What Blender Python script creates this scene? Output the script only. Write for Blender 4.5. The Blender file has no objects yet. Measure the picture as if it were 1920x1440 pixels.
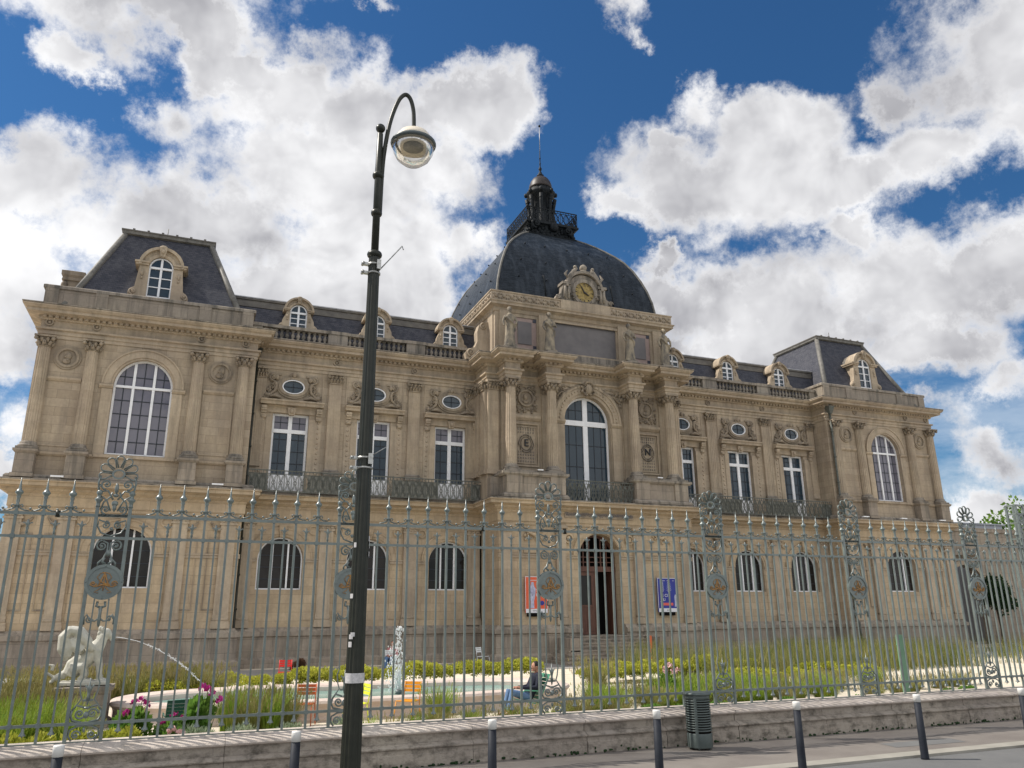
import bpy, math, random
from math import sin, cos, pi, sqrt, atan2, radians
from mathutils import Vector, Matrix, noise as mnoise
random.seed(7)
S = bpy.context.scene
COL = S.collection
# ------------------------------------------------------------------ camera, sky, sun, exposure
EZ = 2.4                      # eye height
YAW, PIT, ROL, FPX = radians(21.985), radians(16.421), radians(0.402), 1459.97
fw = Vector((sin(YAW)*cos(PIT), cos(YAW)*cos(PIT), sin(PIT)))
rt = Vector((cos(YAW), -sin(YAW), 0)); up = rt.cross(fw)
rr = rt*cos(ROL) - up*sin(ROL); uu = rt*sin(ROL) + up*cos(ROL)
cd = bpy.data.cameras.new('camera'); cam = bpy.data.objects.new('camera', cd); COL.objects.link(cam)
cam.matrix_world = Matrix(((rr.x, uu.x, -fw.x, 0), (rr.y, uu.y, -fw.y, 0), (rr.z, uu.z, -fw.z, EZ), (0, 0, 0, 1)))
cd.sensor_width = 36; cd.lens = FPX/1920*36; cd.clip_start = .1; cd.clip_end = 3000
S.camera = cam
SUN = Vector((-0.905, 0.425, 0)).normalized()*cos(radians(50)); SUN.z = sin(radians(50))
sl = bpy.data.lights.new('sun', 'SUN'); sl.energy = 4.1; sl.angle = radians(.5); sl.color = (1, .94, .85)
so = bpy.data.objects.new('sun', sl); COL.objects.link(so); so.location = (-30, 20, 60)
so.rotation_euler = SUN.to_track_quat('Z', 'Y').to_euler()
vs = S.view_settings; vs.view_transform = 'Standard'; vs.look = 'None'; vs.gamma = 1; vs.exposure = .32
S.cycles.max_bounces = 6; S.cycles.diffuse_bounces = 3; S.cycles.transparent_max_bounces = 12
S.cycles.use_denoising = True

class N:                       # tiny node-tree helper
    def __init__(s, nt): s.t = nt
    def n(s, typ, **k):
        o = s.t.nodes.new(typ)
        for a, b in k.items():
            if a[0] == '_': o.inputs[int(a[1:])].default_value = b
            else: setattr(o, a, b)
        return o
    def l(s, a, b): s.t.links.new(a, b)
    def put(s, sock, v):
        if isinstance(v, bpy.types.NodeSocket): s.l(v, sock)
        else: sock.default_value = v
    def m(s, op, a, b=0, c=0, clamp=False):
        o = s.n('ShaderNodeMath', operation=op, use_clamp=clamp)
        s.put(o.inputs[0], a); s.put(o.inputs[1], b)
        if op in ('MULTIPLY_ADD', 'SMOOTH_MIN', 'SMOOTH_MAX'): s.put(o.inputs[2], c)
        return o.outputs[0]
    def v(s, op, a, b=(0, 0, 0), sc=None):
        o = s.n('ShaderNodeVectorMath', operation=op)
        s.put(o.inputs[0], a)
        if op == 'SCALE': s.put(o.inputs[3], sc)
        else: s.put(o.inputs[1], b)
        return o.outputs['Value'] if op in ('LENGTH', 'DOT_PRODUCT') else o.outputs[0]
    def noise(s, vec, scale, detail=4, rough=.55, dim='3D', dist=0):
        o = s.n('ShaderNodeTexNoise', noise_dimensions=dim)
        s.l(vec, o.inputs['Vector']); o.inputs['Scale'].default_value = scale
        o.inputs['Detail'].default_value = detail; o.inputs['Roughness'].default_value = rough
        o.inputs['Distortion'].default_value = dist
        return o.outputs['Fac']
    def rng(s, v, a, b, c=0., d=1., sm=False):
        o = s.n('ShaderNodeMapRange', interpolation_type='SMOOTHSTEP' if sm else 'LINEAR')
        s.put(o.inputs[0], v)
        for i, x in enumerate((a, b, c, d)): s.put(o.inputs[i+1], x)
        return o.outputs[0]
    def mix(s, f, a, b, mode='MIX'):
        o = s.n('ShaderNodeMix', data_type='RGBA', blend_type=mode)
        s.put(o.inputs[0], f); s.put(o.inputs[6], a); s.put(o.inputs[7], b)
        return o.outputs[2]

# ---- world: Nishita sky with procedural cumulus
W = bpy.data.worlds.new('World'); S.world = W; W.use_nodes = True
nt = W.node_tree; nt.nodes.clear(); g = N(nt)
def pray(u, v):
    a = (u-960)/FPX; b = -(v-720)/FPX
    return (a*rr + b*uu + fw).normalized()
# cloud masses: (u, v, half width, half height, tilt deg) as directions of the sky, turned into world directions below
CL = [(180,-70,400,140,-4),(150,75,75,62,30),(390,20,120,55,-20),
 (90,350,180,95,8),(300,430,260,120,0),(60,500,200,150,0),(330,620,340,150,0),(20,640,120,80,0),
 (570,150,150,95,10),(470,110,90,55,-30),(700,200,120,95,0),(850,180,140,80,10),(650,350,230,120,-20),(810,310,130,100,-15),
 (925,200,85,95,20),(700,490,230,140,0),(560,580,260,110,0),(860,470,80,60,15),(810,570,120,80,0),(345,185,120,95,30,.62),
 (1170,400,75,52,-10),(1300,345,190,115,-12),(1310,200,95,75,-30,.5),(1440,250,140,80,10),(1450,350,210,100,-5),(1600,355,90,55,0),(1255,265,50,30,20),
 (1780,150,170,140,-10),(1860,50,240,140,0),(1760,290,140,95,10),(1900,220,130,130,0),(1665,175,65,90,20),
 (1270,540,110,50,-10),(1400,570,240,105,-6),(1700,550,240,110,5),(1880,500,110,105,0),(1600,455,80,50,-15),(1500,640,330,75,5),
 (1730,670,190,62,12),(1235,490,50,30,0),(1890,850,130,85,0,.35),(1850,960,170,70,0,.2),(1790,760,160,70,0,.5),(1290,650,80,50,0),(1190,32,120,80,-20,.62),(1216,84,60,50,0,.7),(686,-5,90,50,0,.6),
 (40,790,120,80,0,.4),(20,850,120,60,0,.2),(1905,700,120,70,0,.45)]
tc = g.n('ShaderNodeTexCoord').outputs['Generated']
dn = g.n('ShaderNodeVectorMath', operation='NORMALIZE'); g.l(tc, dn.inputs[0]); D = dn.outputs[0]
gr = bpy.data.node_groups.new('cloudfield', 'ShaderNodeTree')
gr.interface.new_socket('V', in_out='INPUT', socket_type='NodeSocketVector'); gr.interface.new_socket('F', in_out='OUTPUT', socket_type='NodeSocketFloat')
h = N(gr); gi = h.n('NodeGroupInput').outputs[0]; go = h.n('NodeGroupOutput')
wv = h.n('ShaderNodeTexNoise', noise_dimensions='3D'); h.l(gi, wv.inputs['Vector']); wv.inputs['Scale'].default_value = 6; wv.inputs['Detail'].default_value = 9; wv.inputs['Roughness'].default_value = .66
wob = h.v('SCALE', h.v('SUBTRACT', wv.outputs['Color'], (.5, .5, .5)), sc=.20)
vin = h.v('ADD', gi, wob); cur = None
for (u, v, rx, ry, t, *off) in CL:
    c = pray(u, v); ex = pray(u+rx*.5, v); ey = pray(u, v-ry*.5)
    ax = c.angle(ex)*2; ay = c.angle(ey)*2
    t1 = (rr - c*rr.dot(c)).normalized(); t2 = c.cross(t1)*-1
    if t2.dot(uu) < 0: t2 = -t2
    a = radians(t); q1 = t1*cos(a) + t2*sin(a); q2 = q1.cross(c)*-1
    M = Matrix((q1, c.cross(q1), c)).transposed()
    mp = h.n('ShaderNodeMapping', vector_type='TEXTURE'); h.l(vin, mp.inputs[0])
    mp.inputs['Rotation'].default_value = M.to_euler(); mp.inputs['Scale'].default_value = (ax, ay, 1e6)
    d = h.v('LENGTH', mp.outputs[0])
    if off: d = h.m('ADD', d, off[0])
    cur = d if cur is None else h.m('SMOOTH_MIN', cur, d, .22)
# beyond the photographed part of the sky: loose cloud by noise
gen = h.rng(h.noise(gi, 2.2, 4, .6), .34, .58, 1.35, .35)
back = h.rng(h.v('DOT_PRODUCT', gi, tuple(fw)), .42, .70, 0, 3)
cur = h.m('MINIMUM', cur, h.m('ADD', gen, back))
n1 = h.noise(gi, 7.5, 12, .68); n2 = h.noise(gi, 3.2, 4, .5)
fld = h.m('SUBTRACT', 1.0, cur)
fld = h.m('ADD', fld, h.m('MULTIPLY', h.m('SUBTRACT', n1, .5), 2.1)); fld = h.m('ADD', fld, h.m('MULTIPLY', h.m('SUBTRACT', n2, .5), .5))
h.l(fld, go.inputs[0])
def field(vec):
    o = g.n('ShaderNodeGroup'); o.node_tree = gr; g.l(vec, o.inputs[0]); return o.outputs[0]
f0 = field(D); tow = SUN*.015 + Vector((0, 0, .055))
def puff(vec):
    w = g.n('ShaderNodeTexNoise', noise_dimensions='3D'); g.l(vec, w.inputs['Vector']); w.inputs['Scale'].default_value = 5.5; w.inputs['Detail'].default_value = 3
    vec = g.v('ADD', vec, g.v('SCALE', g.v('SUBTRACT', w.outputs['Color'], (.5, .5, .5)), sc=.14))
    return g.m('ADD', g.m('MULTIPLY', g.noise(vec, 8, 4, .55), 1.35), g.m('MULTIPLY', g.noise(vec, 3.2, 3, .5), .7))
dens = g.rng(f0, -.20, .42, 0, 1, True)
thick = g.rng(f0, .08, .62, 0, 1, True)
rel = g.m('SUBTRACT', puff(D), puff(g.v('ADD', D, tuple(tow))))
fine = g.noise(D, 30, 5, .55)
big = g.m('ADD', g.m('MULTIPLY', g.noise(g.v('ADD', D, (1.3, .2, .4)), 2.6, 2, .45), .7), g.m('MULTIPLY', g.noise(D, 7, 3, .5), .3))
core = g.m('MULTIPLY', thick, g.rng(big, .33, .66, .0, .34, True))
lit = g.m('ADD', g.rng(rel, -.40, .40, -.20, .16, True), g.m('MULTIPLY', g.m('SUBTRACT', fine, .5), .07))
lum = g.m('ADD', g.m('SUBTRACT', .78, core), lit)
lum = g.m('MINIMUM', g.m('MAXIMUM', lum, .30), .86)
lum = g.m('MULTIPLY', lum, g.rng(g.v('DOT_PRODUCT', D, (.15, -.95, .28)), .05, .75, 1, 1.5, True))   # unseen clouds behind the viewer brightened, added as fill for the shaded front
cc = g.n('ShaderNodeCombineColor'); 
g.l(g.m('MULTIPLY', lum, .985), cc.inputs[0]); g.l(g.m('MULTIPLY', lum, .985), cc.inputs[1]); g.l(g.m('ADD', g.m('MULTIPLY', lum, .955), .035), cc.inputs[2])
sky = g.n('ShaderNodeTexSky', sky_type='NISHITA', sun_disc=False, sun_elevation=radians(50), sun_rotation=atan2(SUN.x, SUN.y), altitude=100, air_density=1.25, dust_density=.25, ozone_density=4.0)
SKYS = .095
skyc = g.v('MULTIPLY', sky.outputs[0], (.27, .52, .72))
cl = g.v('SCALE', cc.outputs[0], sc=1.0/SKYS*1.0)
cov = g.m('MULTIPLY', dens, g.rng(g.n('ShaderNodeSeparateXYZ').outputs[2] if 0 else (lambda s: (g.l(D, s.inputs[0]), s.outputs[2])[1])(g.n('ShaderNodeSeparateXYZ')), -.02, .03))
bg = g.n('ShaderNodeBackground'); bg.inputs[1].default_value = SKYS
sz = g.n('ShaderNodeSeparateXYZ'); g.l(D, sz.inputs[0])
veil = g.m('MULTIPLY', g.rng(sz.outputs[2], .42, .10, 0, .55, True), g.rng(g.noise(g.v('MULTIPLY', D, (1, 1, 3.2)), 4.5, 7, .62), .40, .66, 0, 1, True))
skyc = g.mix(veil, skyc, (.62/SKYS, .68/SKYS, .74/SKYS, 1))
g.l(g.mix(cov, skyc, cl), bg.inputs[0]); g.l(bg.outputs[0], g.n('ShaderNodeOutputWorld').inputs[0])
W.cycles.sampling_method = 'MANUAL'; W.cycles.sample_map_resolution = 512

# ------------------------------------------------------------------ materials
def newmat(name):
    m = bpy.data.materials.new(name); m.use_nodes = True; t = m.node_tree; t.nodes.clear(); h = N(t)
    b = h.n('ShaderNodeBsdfPrincipled'); h.l(b.outputs[0], h.n('ShaderNodeOutputMaterial').inputs[0])
    return m, h, b
def c4(c): return (c[0], c[1], c[2], 1)
def pm(name, c1, c2=None, scale=3, rough=.7, bump=0, metal=0, spec=.4, bscale=None, stretch=(1, 1, 1), pos=True):
    m, h, b = newmat(name)
    p = h.n('ShaderNodeNewGeometry').outputs['Position'] if pos else h.n('ShaderNodeTexCoord').outputs['Object']
    p = h.v('MULTIPLY', p, stretch)
    n = h.noise(p, scale, 6, .6)
    if c2: h.l(h.mix(h.rng(n, .36, .64), c4(c1), c4(c2)), b.inputs['Base Color'])
    else: b.inputs['Base Color'].default_value = c4(c1)
    b.inputs['Roughness'].default_value = rough; b.inputs['Metallic'].default_value = metal
    b.inputs['Specular IOR Level'].default_value = spec
    if bump:
        bp = h.n('ShaderNodeBump'); bp.inputs['Strength'].default_value = bump; bp.inputs['Distance'].default_value = .02
        h.l(h.noise(p, bscale or scale*6, 5, .6), bp.inputs['Height']); h.l(bp.outputs[0], b.inputs['Normal'])
    return m
def stone(name, c1, c2, dirt_shade, joints=.5, cw=.95, ch=.36, dirt_shade_amt=.5, bump=.25, iso=0):
    m, h, b = newmat(name)
    p = h.n('ShaderNodeNewGeometry').outputs['Position']
    s = h.n('ShaderNodeSeparateXYZ'); h.l(p, s.inputs[0])
    cm = h.n('ShaderNodeCombineXYZ'); h.l(h.m('ADD', s.outputs[0], s.outputs[1]), cm.inputs[0]); h.l(s.outputs[2], cm.inputs[1])
    br = h.n('ShaderNodeTexBrick'); h.l(cm.outputs[0], br.inputs['Vector'])
    br.inputs['Scale'].default_value = 1; br.inputs['Brick Width'].default_value = cw; br.inputs['Row Height'].default_value = ch
    br.inputs['Mortar Size'].default_value = .007; br.inputs['Mortar Smooth'].default_value = .4
    br.inputs['Color1'].default_value = c4(c1); br.inputs['Color2'].default_value = c4(c2)
    br.inputs['Mortar'].default_value = c4([x*(1-joints) for x in c1])
    n = h.noise(p, .55, 5, .6); n2 = h.noise(h.v('MULTIPLY', p, (1.5, 1.5, 2.2)), 2.6, 9, .72) if iso else h.noise(h.v('MULTIPLY', p, (2.2, 2.2, .22)), 1.4, 5, .65); n3 = h.noise(p, 9, 5, .6)
    c = h.mix(h.rng(n, .35, .65), br.outputs[0], h.mix(1.0, br.outputs[0], (.76, .75, .78, 1), 'MULTIPLY'))
    c = h.mix(h.m('MULTIPLY', h.rng(n2, .46, .66), dirt_shade_amt), c, c4(dirt_shade))
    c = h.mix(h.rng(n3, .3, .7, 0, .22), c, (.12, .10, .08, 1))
    h.l(c, b.inputs['Base Color']); b.inputs['Roughness'].default_value = .88; b.inputs['Specular IOR Level'].default_value = .25
    bp = h.n('ShaderNodeBump'); bp.inputs['Strength'].default_value = bump; bp.inputs['Distance'].default_value = .015
    h.l(h.m('ADD', h.noise(p, 26, 5, .6), h.m('MULTIPLY', br.outputs['Fac'], -.8)), bp.inputs['Height']); h.l(bp.outputs[0], b.inputs['Normal'])
    return m
M = {}
M['stone'] = stone('pale_ashlar_stone', (.545, .445, .325), (.455, .365, .26), (.24, .20, .155))
M['plain'] = stone('dressed_stone', (.545, .445, .325), (.49, .395, .285), (.22, .185, .14), 0, dirt_shade_amt=.55)
M['carve'] = stone('carved_stone', (.44, .36, .265), (.38, .31, .225), (.11, .095, .08), 0, dirt_shade_amt=.65, bump=.5)  # darker, stronger dirt also stands in for shade within the carving
M['warm'] = stone('warm_lower_stone', (.61, .48, .325), (.52, .405, .265), (.30, .24, .17), .5, dirt_shade_amt=.4)
M['grey'] = stone('weathered_grey_stone', (.40, .35, .285), (.34, .295, .24), (.09, .085, .075), .45, dirt_shade_amt=.9, bump=.5)
M['plinth'] = stone('lower_plinth_stone', (.43, .365, .29), (.36, .305, .24), (.14, .125, .105), .5, 1.2, .48, .8, .5)
M['low'] = stone('street_wall_stone', (.45, .40, .335), (.40, .35, .29), (.09, .08, .065), 0, dirt_shade_amt=.9, bump=1, iso=1)
M['cap'] = stone('street_wall_coping_stone', (.70, .62, .54), (.64, .565, .49), (.26, .225, .19), 0, dirt_shade_amt=.55, bump=.8, iso=1)
M['pink'] = pm('pink_marble', (.36, .265, .235), (.31, .225, .20), 6, .5)
M['slab'] = pm('grey_marble_panel', (.165, .15, .15), (.13, .12, .122), 2, .5)
M['dkmarble'] = pm('dark_marble', (.04, .04, .06), None, rough=.4)
M['letter'] = pm('dark_letter', (.035, .035, .04), None)
M['white'] = pm('white_window_paint', (.86, .86, .88), (.78, .78, .80), 3, .5)
M['lead'] = pm('dark_glazing_bar', (.03, .035, .045), None)
M['zinc'] = pm('zinc_edging', (.42, .42, .43), (.28, .28, .29), 3, .45, metal=.3)
M['zincd'] = pm('dull_lead_sheet', (.155, .14, .12), (.10, .09, .08), 3, .55)
M['hip'] = pm('lead_hip_sheet', (.20, .19, .17), (.12, .112, .10), 4, .6)
M['iron'] = pm('balcony_iron', (.13, .135, .12), (.08, .085, .07), 8, .6)
M['darkiron'] = pm('cresting_iron', (.014, .018, .022), (.008, .010, .012), 7, .6, spec=.2)
M['copper'] = pm('brown_copper', (.04, .028, .024), (.02, .015, .014), 5, .5)
M['gold'] = pm('gold_dial', (.40, .29, .10), (.18, .13, .045), 7, .5, metal=.2)
M['goldp'] = pm('worn_gold_paint', (.42, .22, .06), (.26, .15, .07), 25, .6)
M['fence'] = pm('grey_green_fence_paint', (.145, .178, .165), (.10, .125, .118), 5, .33, .12, spec=1.0)
M['lamp'] = pm('dark_green_post_paint', (.016, .018, .012), (.026, .028, .020), 6, .38, .05, spec=.35)
M['lampw'] = pm('cream_lamp_enamel', (.74, .66, .54), None, rough=.5)
M['gdisc'] = pm('grey_reflector', (.34, .32, .29), (.26, .25, .23), 30, .5)
M['rim'] = pm('grey_lamp_rim', (.10, .12, .125), None, rough=.4)
M['steel'] = pm('steel_clamp', (.5, .5, .48), (.3, .3, .28), 20, .35, metal=.8)
M['bin'] = pm('grey_bin_paint', (.10, .122, .118), (.075, .095, .09), 6, .5, .1)
M['bol'] = pm('dark_blue_grey_bollard', (.018, .021, .030), (.026, .03, .038), 8, .6, spec=.2)
M['bolw'] = pm('white_bollard_top', (.68, .67, .64), None, rough=.5)
M['asph'] = pm('pinkish_pavement_asphalt', (.215, .193, .172), (.165, .145, .13), .9, .9, .5, bscale=120)
M['road'] = pm('grey_road_asphalt', (.155, .155, .152), (.13, .13, .13), 1.2, .9, .5, bscale=120)
M['kerb'] = pm('pale_kerb_stone', (.33, .31, .27), (.27, .255, .22), 2.5, .8, .3)
M['gravel'] = pm('cream_gravel', (.74, .66, .53), (.62, .55, .43), 2, .95, .8, bscale=90)
M['earth'] = pm('grey_terrace', (.34, .32, .30), (.28, .265, .25), 2, .95, .6, bscale=60)
M['marble'] = pm('pale_basin_stone', (.66, .56, .49), (.56, .45, .39), 2.5, .7, .3)
M['statue'] = pm('white_statue_stone', (.56, .54, .47), (.42, .41, .35), 5, .7, .2)
M['ostatue'] = pm('weathered_statue_stone', (.36, .30, .215), (.11, .10, .09), 2.6, .85, .5, stretch=(1.6, 1.6, .7))
M['wood'] = pm('brown_door_wood', (.13, .055, .035), (.085, .035, .024), 5, .5, .2, stretch=(4, 4, .6))
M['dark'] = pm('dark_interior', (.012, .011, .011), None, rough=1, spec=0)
M['orange'] = pm('orange_chair_paint', (.80, .33, .02), None, rough=.4)
M['red'] = pm('red_chair_paint', (.70, .03, .03), None, rough=.4)
M['dgreen'] = pm('dark_green_chair_paint', (.02, .10, .07), None, rough=.4)
M['teal'] = pm('teal_chair_paint', (.10, .50, .42), None, rough=.4)
M['jade'] = pm('jade_chair_paint', (.10, .33, .22), None, rough=.4)
M['yellow'] = pm('yellow_chair_paint', (.75, .80, .05), None, rough=.4)
M['whitep'] = pm('white_chair_paint', (.75, .78, .78), None, rough=.4)
M['mint'] = pm('mint_green_panel', (.20, .36, .23), (.17, .31, .20), 3, .5)
M['oribrown'] = pm('orange_rust_sign', (.55, .13, .045), None, rough=.6)
M['skin'] = pm('skin', (.50, .26, .18), (.45, .22, .15), 20, .6)
M['hair'] = pm('dark_hair', (.02, .015, .012), None, rough=.7)
M['jeans'] = pm('blue_denim', (.13, .22, .38), (.09, .16, .29), 9, .85, .3)
M['navy'] = pm('navy_jumper', (.012, .015, .03), None, rough=.85)
M['rose'] = pm('faded_rose_top', (.50, .20, .20), None, rough=.85)
M['shoe'] = pm('black_shoe', (.02, .02, .02), None, rough=.5)
M['bared'] = pm('orange_red_poster', (.72, .10, .035), (.66, .13, .06), 1.5, .6)
M['bablue'] = pm('indigo_poster', (.035, .035, .26), (.03, .05, .30), 1.5, .6)
M['pale'] = pm('poster_white', (.72, .72, .76), None, rough=.6)
M['pblue'] = pm('poster_pale_blue', (.50, .52, .66), (.36, .36, .50), 9, .6)
M['pred'] = pm('poster_red', (.70, .12, .10), None, rough=.6)
M['sticker'] = pm('pale_sticker', (.62, .60, .60), (.45, .44, .44), 30, .7)
M['brick'] = stone('orange_brick', (.42, .20, .12), (.36, .17, .10), (.2, .12, .08), .4, .24, .08)
M['graysheet'] = pm('light_grey_cladding', (.40, .42, .46), (.37, .39, .43), 1, .6)
M['bark'] = pm('bark', (.11, .085, .06), (.07, .055, .04), 9, .9, .8, stretch=(3, 3, .6))
def glassy(name, col, rough=.04, spec=.8):
    m, h, b = newmat(name); p = h.n('ShaderNodeNewGeometry').outputs['Position']
    b.inputs['Base Color'].default_value = c4(col); b.inputs['Roughness'].default_value = rough
    b.inputs['Specular IOR Level'].default_value = spec; b.inputs['IOR'].default_value = 1.5
    bp = h.n('ShaderNodeBump'); bp.inputs['Strength'].default_value = .10; bp.inputs['Distance'].default_value = .05
    h.l(h.noise(p, 1.3, 2, .5), bp.inputs['Height']); h.l(bp.outputs[0], b.inputs['Normal']); return m
M['glass'] = glassy('window_glass', (.022, .042, .062), spec=.42)
M['glassg'] = glassy('ground_window_glass', (.022, .019, .017), spec=.22)
M['glassv'] = glassy('violet_tinted_glass', (.135, .13, .165), spec=.5)
M['water'] = glassy('pool_water', (.20, .38, .33), .12)
M['net'] = pm('grey_green_netting', (.25, .245, .215), (.20, .195, .17), 3, .8, .3)
m, h, b = newmat('clear_lamp_bowl'); tp = h.n('ShaderNodeBsdfTransparent'); tp.inputs[0].default_value = (.90, .89, .86, 1); gl_ = h.n('ShaderNodeBsdfGlossy'); gl_.inputs['Roughness'].default_value = .08
lw = h.n('ShaderNodeLayerWeight', _0=.35); mx = h.n('ShaderNodeMixShader'); h.l(h.m('MULTIPLY', lw.outputs['Fresnel'], .6), mx.inputs[0]); h.l(tp.outputs[0], mx.inputs[1]); h.l(gl_.outputs[0], mx.inputs[2])
h.l(mx.outputs[0], [x for x in m.node_tree.nodes if x.type == 'OUTPUT_MATERIAL'][0].inputs[0]); M['bowl'] = m
m, h, b = newmat('water_spray'); b.inputs['Base Color'].default_value = (.95, .96, .97, 1); b.inputs['Roughness'].default_value = .15; b.inputs['Alpha'].default_value = .8; M['spray'] = m
# slates and the dome's lead
def slate(name, c1, c2, streak, rh, bw, samt, rough=.55):
    m, h, b = newmat(name); p = h.n('ShaderNodeNewGeometry').outputs['Position']
    s = h.n('ShaderNodeSeparateXYZ'); h.l(p, s.inputs[0])
    cm = h.n('ShaderNodeCombineXYZ'); h.l(h.m('ADD', s.outputs[0], s.outputs[1]), cm.inputs[0]); h.l(s.outputs[2], cm.inputs[1])
    br = h.n('ShaderNodeTexBrick'); h.l(cm.outputs[0], br.inputs['Vector']); br.inputs['Scale'].default_value = 1
    br.inputs['Brick Width'].default_value = bw; br.inputs['Row Height'].default_value = rh; br.inputs['Mortar Size'].default_value = .008
    br.inputs['Color1'].default_value = c4(c1); br.inputs['Color2'].default_value = c4(c2); br.inputs['Mortar'].default_value = c4([x*.5 for x in c1])
    n2 = h.noise(h.v('MULTIPLY', p, (1.6, 1.6, .18)), 1.6, 6, .65); n3 = h.noise(h.v('MULTIPLY', p, (1, 1, 6)), 2.5, 4, .6)
    c = h.mix(h.m('MULTIPLY', h.rng(n2, .48, .70), samt), br.outputs[0], c4(streak)); c = h.mix(h.rng(n3, .45, .7, 0, .35), c, c4(streak))
    h.l(c, b.inputs['Base Color']); b.inputs['Roughness'].default_value = rough; b.inputs['Specular IOR Level'].default_value = .22
    bp = h.n('ShaderNodeBump'); bp.inputs['Strength'].default_value = .5; bp.inputs['Distance'].default_value = .02
    h.l(h.m('ADD', h.m('MULTIPLY', br.outputs['Fac'], -1), h.m('MULTIPLY', n3, .6)), bp.inputs['Height']); h.l(bp.outputs[0], b.inputs['Normal']); return m
M['slate'] = slate('roof_slate', (.036, .039, .054), (.068, .068, .084), (.10, .10, .11), .11, .2, .5)
M['dome'] = slate('dome_slate', (.006, .012, .020), (.014, .021, .031), (.055, .068, .088), .13, .25, .75, .5)
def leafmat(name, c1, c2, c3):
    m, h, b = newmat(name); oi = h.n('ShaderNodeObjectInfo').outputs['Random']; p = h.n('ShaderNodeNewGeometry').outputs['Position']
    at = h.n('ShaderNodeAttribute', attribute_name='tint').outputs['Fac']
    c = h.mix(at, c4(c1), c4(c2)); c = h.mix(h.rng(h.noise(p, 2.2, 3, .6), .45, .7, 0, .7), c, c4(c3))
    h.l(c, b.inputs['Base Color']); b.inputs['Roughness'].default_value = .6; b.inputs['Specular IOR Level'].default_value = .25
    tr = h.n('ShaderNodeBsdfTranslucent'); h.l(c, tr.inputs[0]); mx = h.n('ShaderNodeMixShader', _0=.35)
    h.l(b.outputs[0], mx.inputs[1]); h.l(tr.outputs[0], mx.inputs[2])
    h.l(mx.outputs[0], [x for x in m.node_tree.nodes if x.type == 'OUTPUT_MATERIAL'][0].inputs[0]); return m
M['lime'] = leafmat('lime_leaves', (.14, .21, .02), (.62, .60, .09), (.34, .33, .05))
M['green'] = leafmat('green_leaves', (.08, .19, .03), (.20, .36, .06), (.18, .24, .05))
M['dleaf'] = leafmat('dark_leaves', (.018, .045, .016), (.04, .085, .03), (.03, .06, .02))
M['gr'] = leafmat('grass_blades', (.13, .26, .025), (.34, .44, .06), (.38, .33, .09))
M['dry'] = leafmat('dry_grass_blades', (.13, .18, .035), (.34, .31, .11), (.44, .34, .18))
M['mead'] = leafmat('meadow_blades', (.07, .125, .025), (.18, .20, .05), (.27, .21, .09))
M['rust'] = leafmat('rusty_leaves', (.09, .05, .035), (.22, .12, .07), (.10, .06, .03))
M['silver'] = leafmat('silver_green_leaves', (.17, .24, .13), (.38, .44, .30), (.24, .30, .15))
M['tree'] = leafmat('tree_leaves', (.06, .14, .02), (.18, .30, .05), (.12, .2, .03))
M['petal'] = pm('magenta_petals', (.62, .06, .36), (.45, .03, .22), 30, .6)
M['petalp'] = pm('pale_pink_petals', (.75, .45, .42), (.7, .5, .5), 30, .6)
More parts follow.
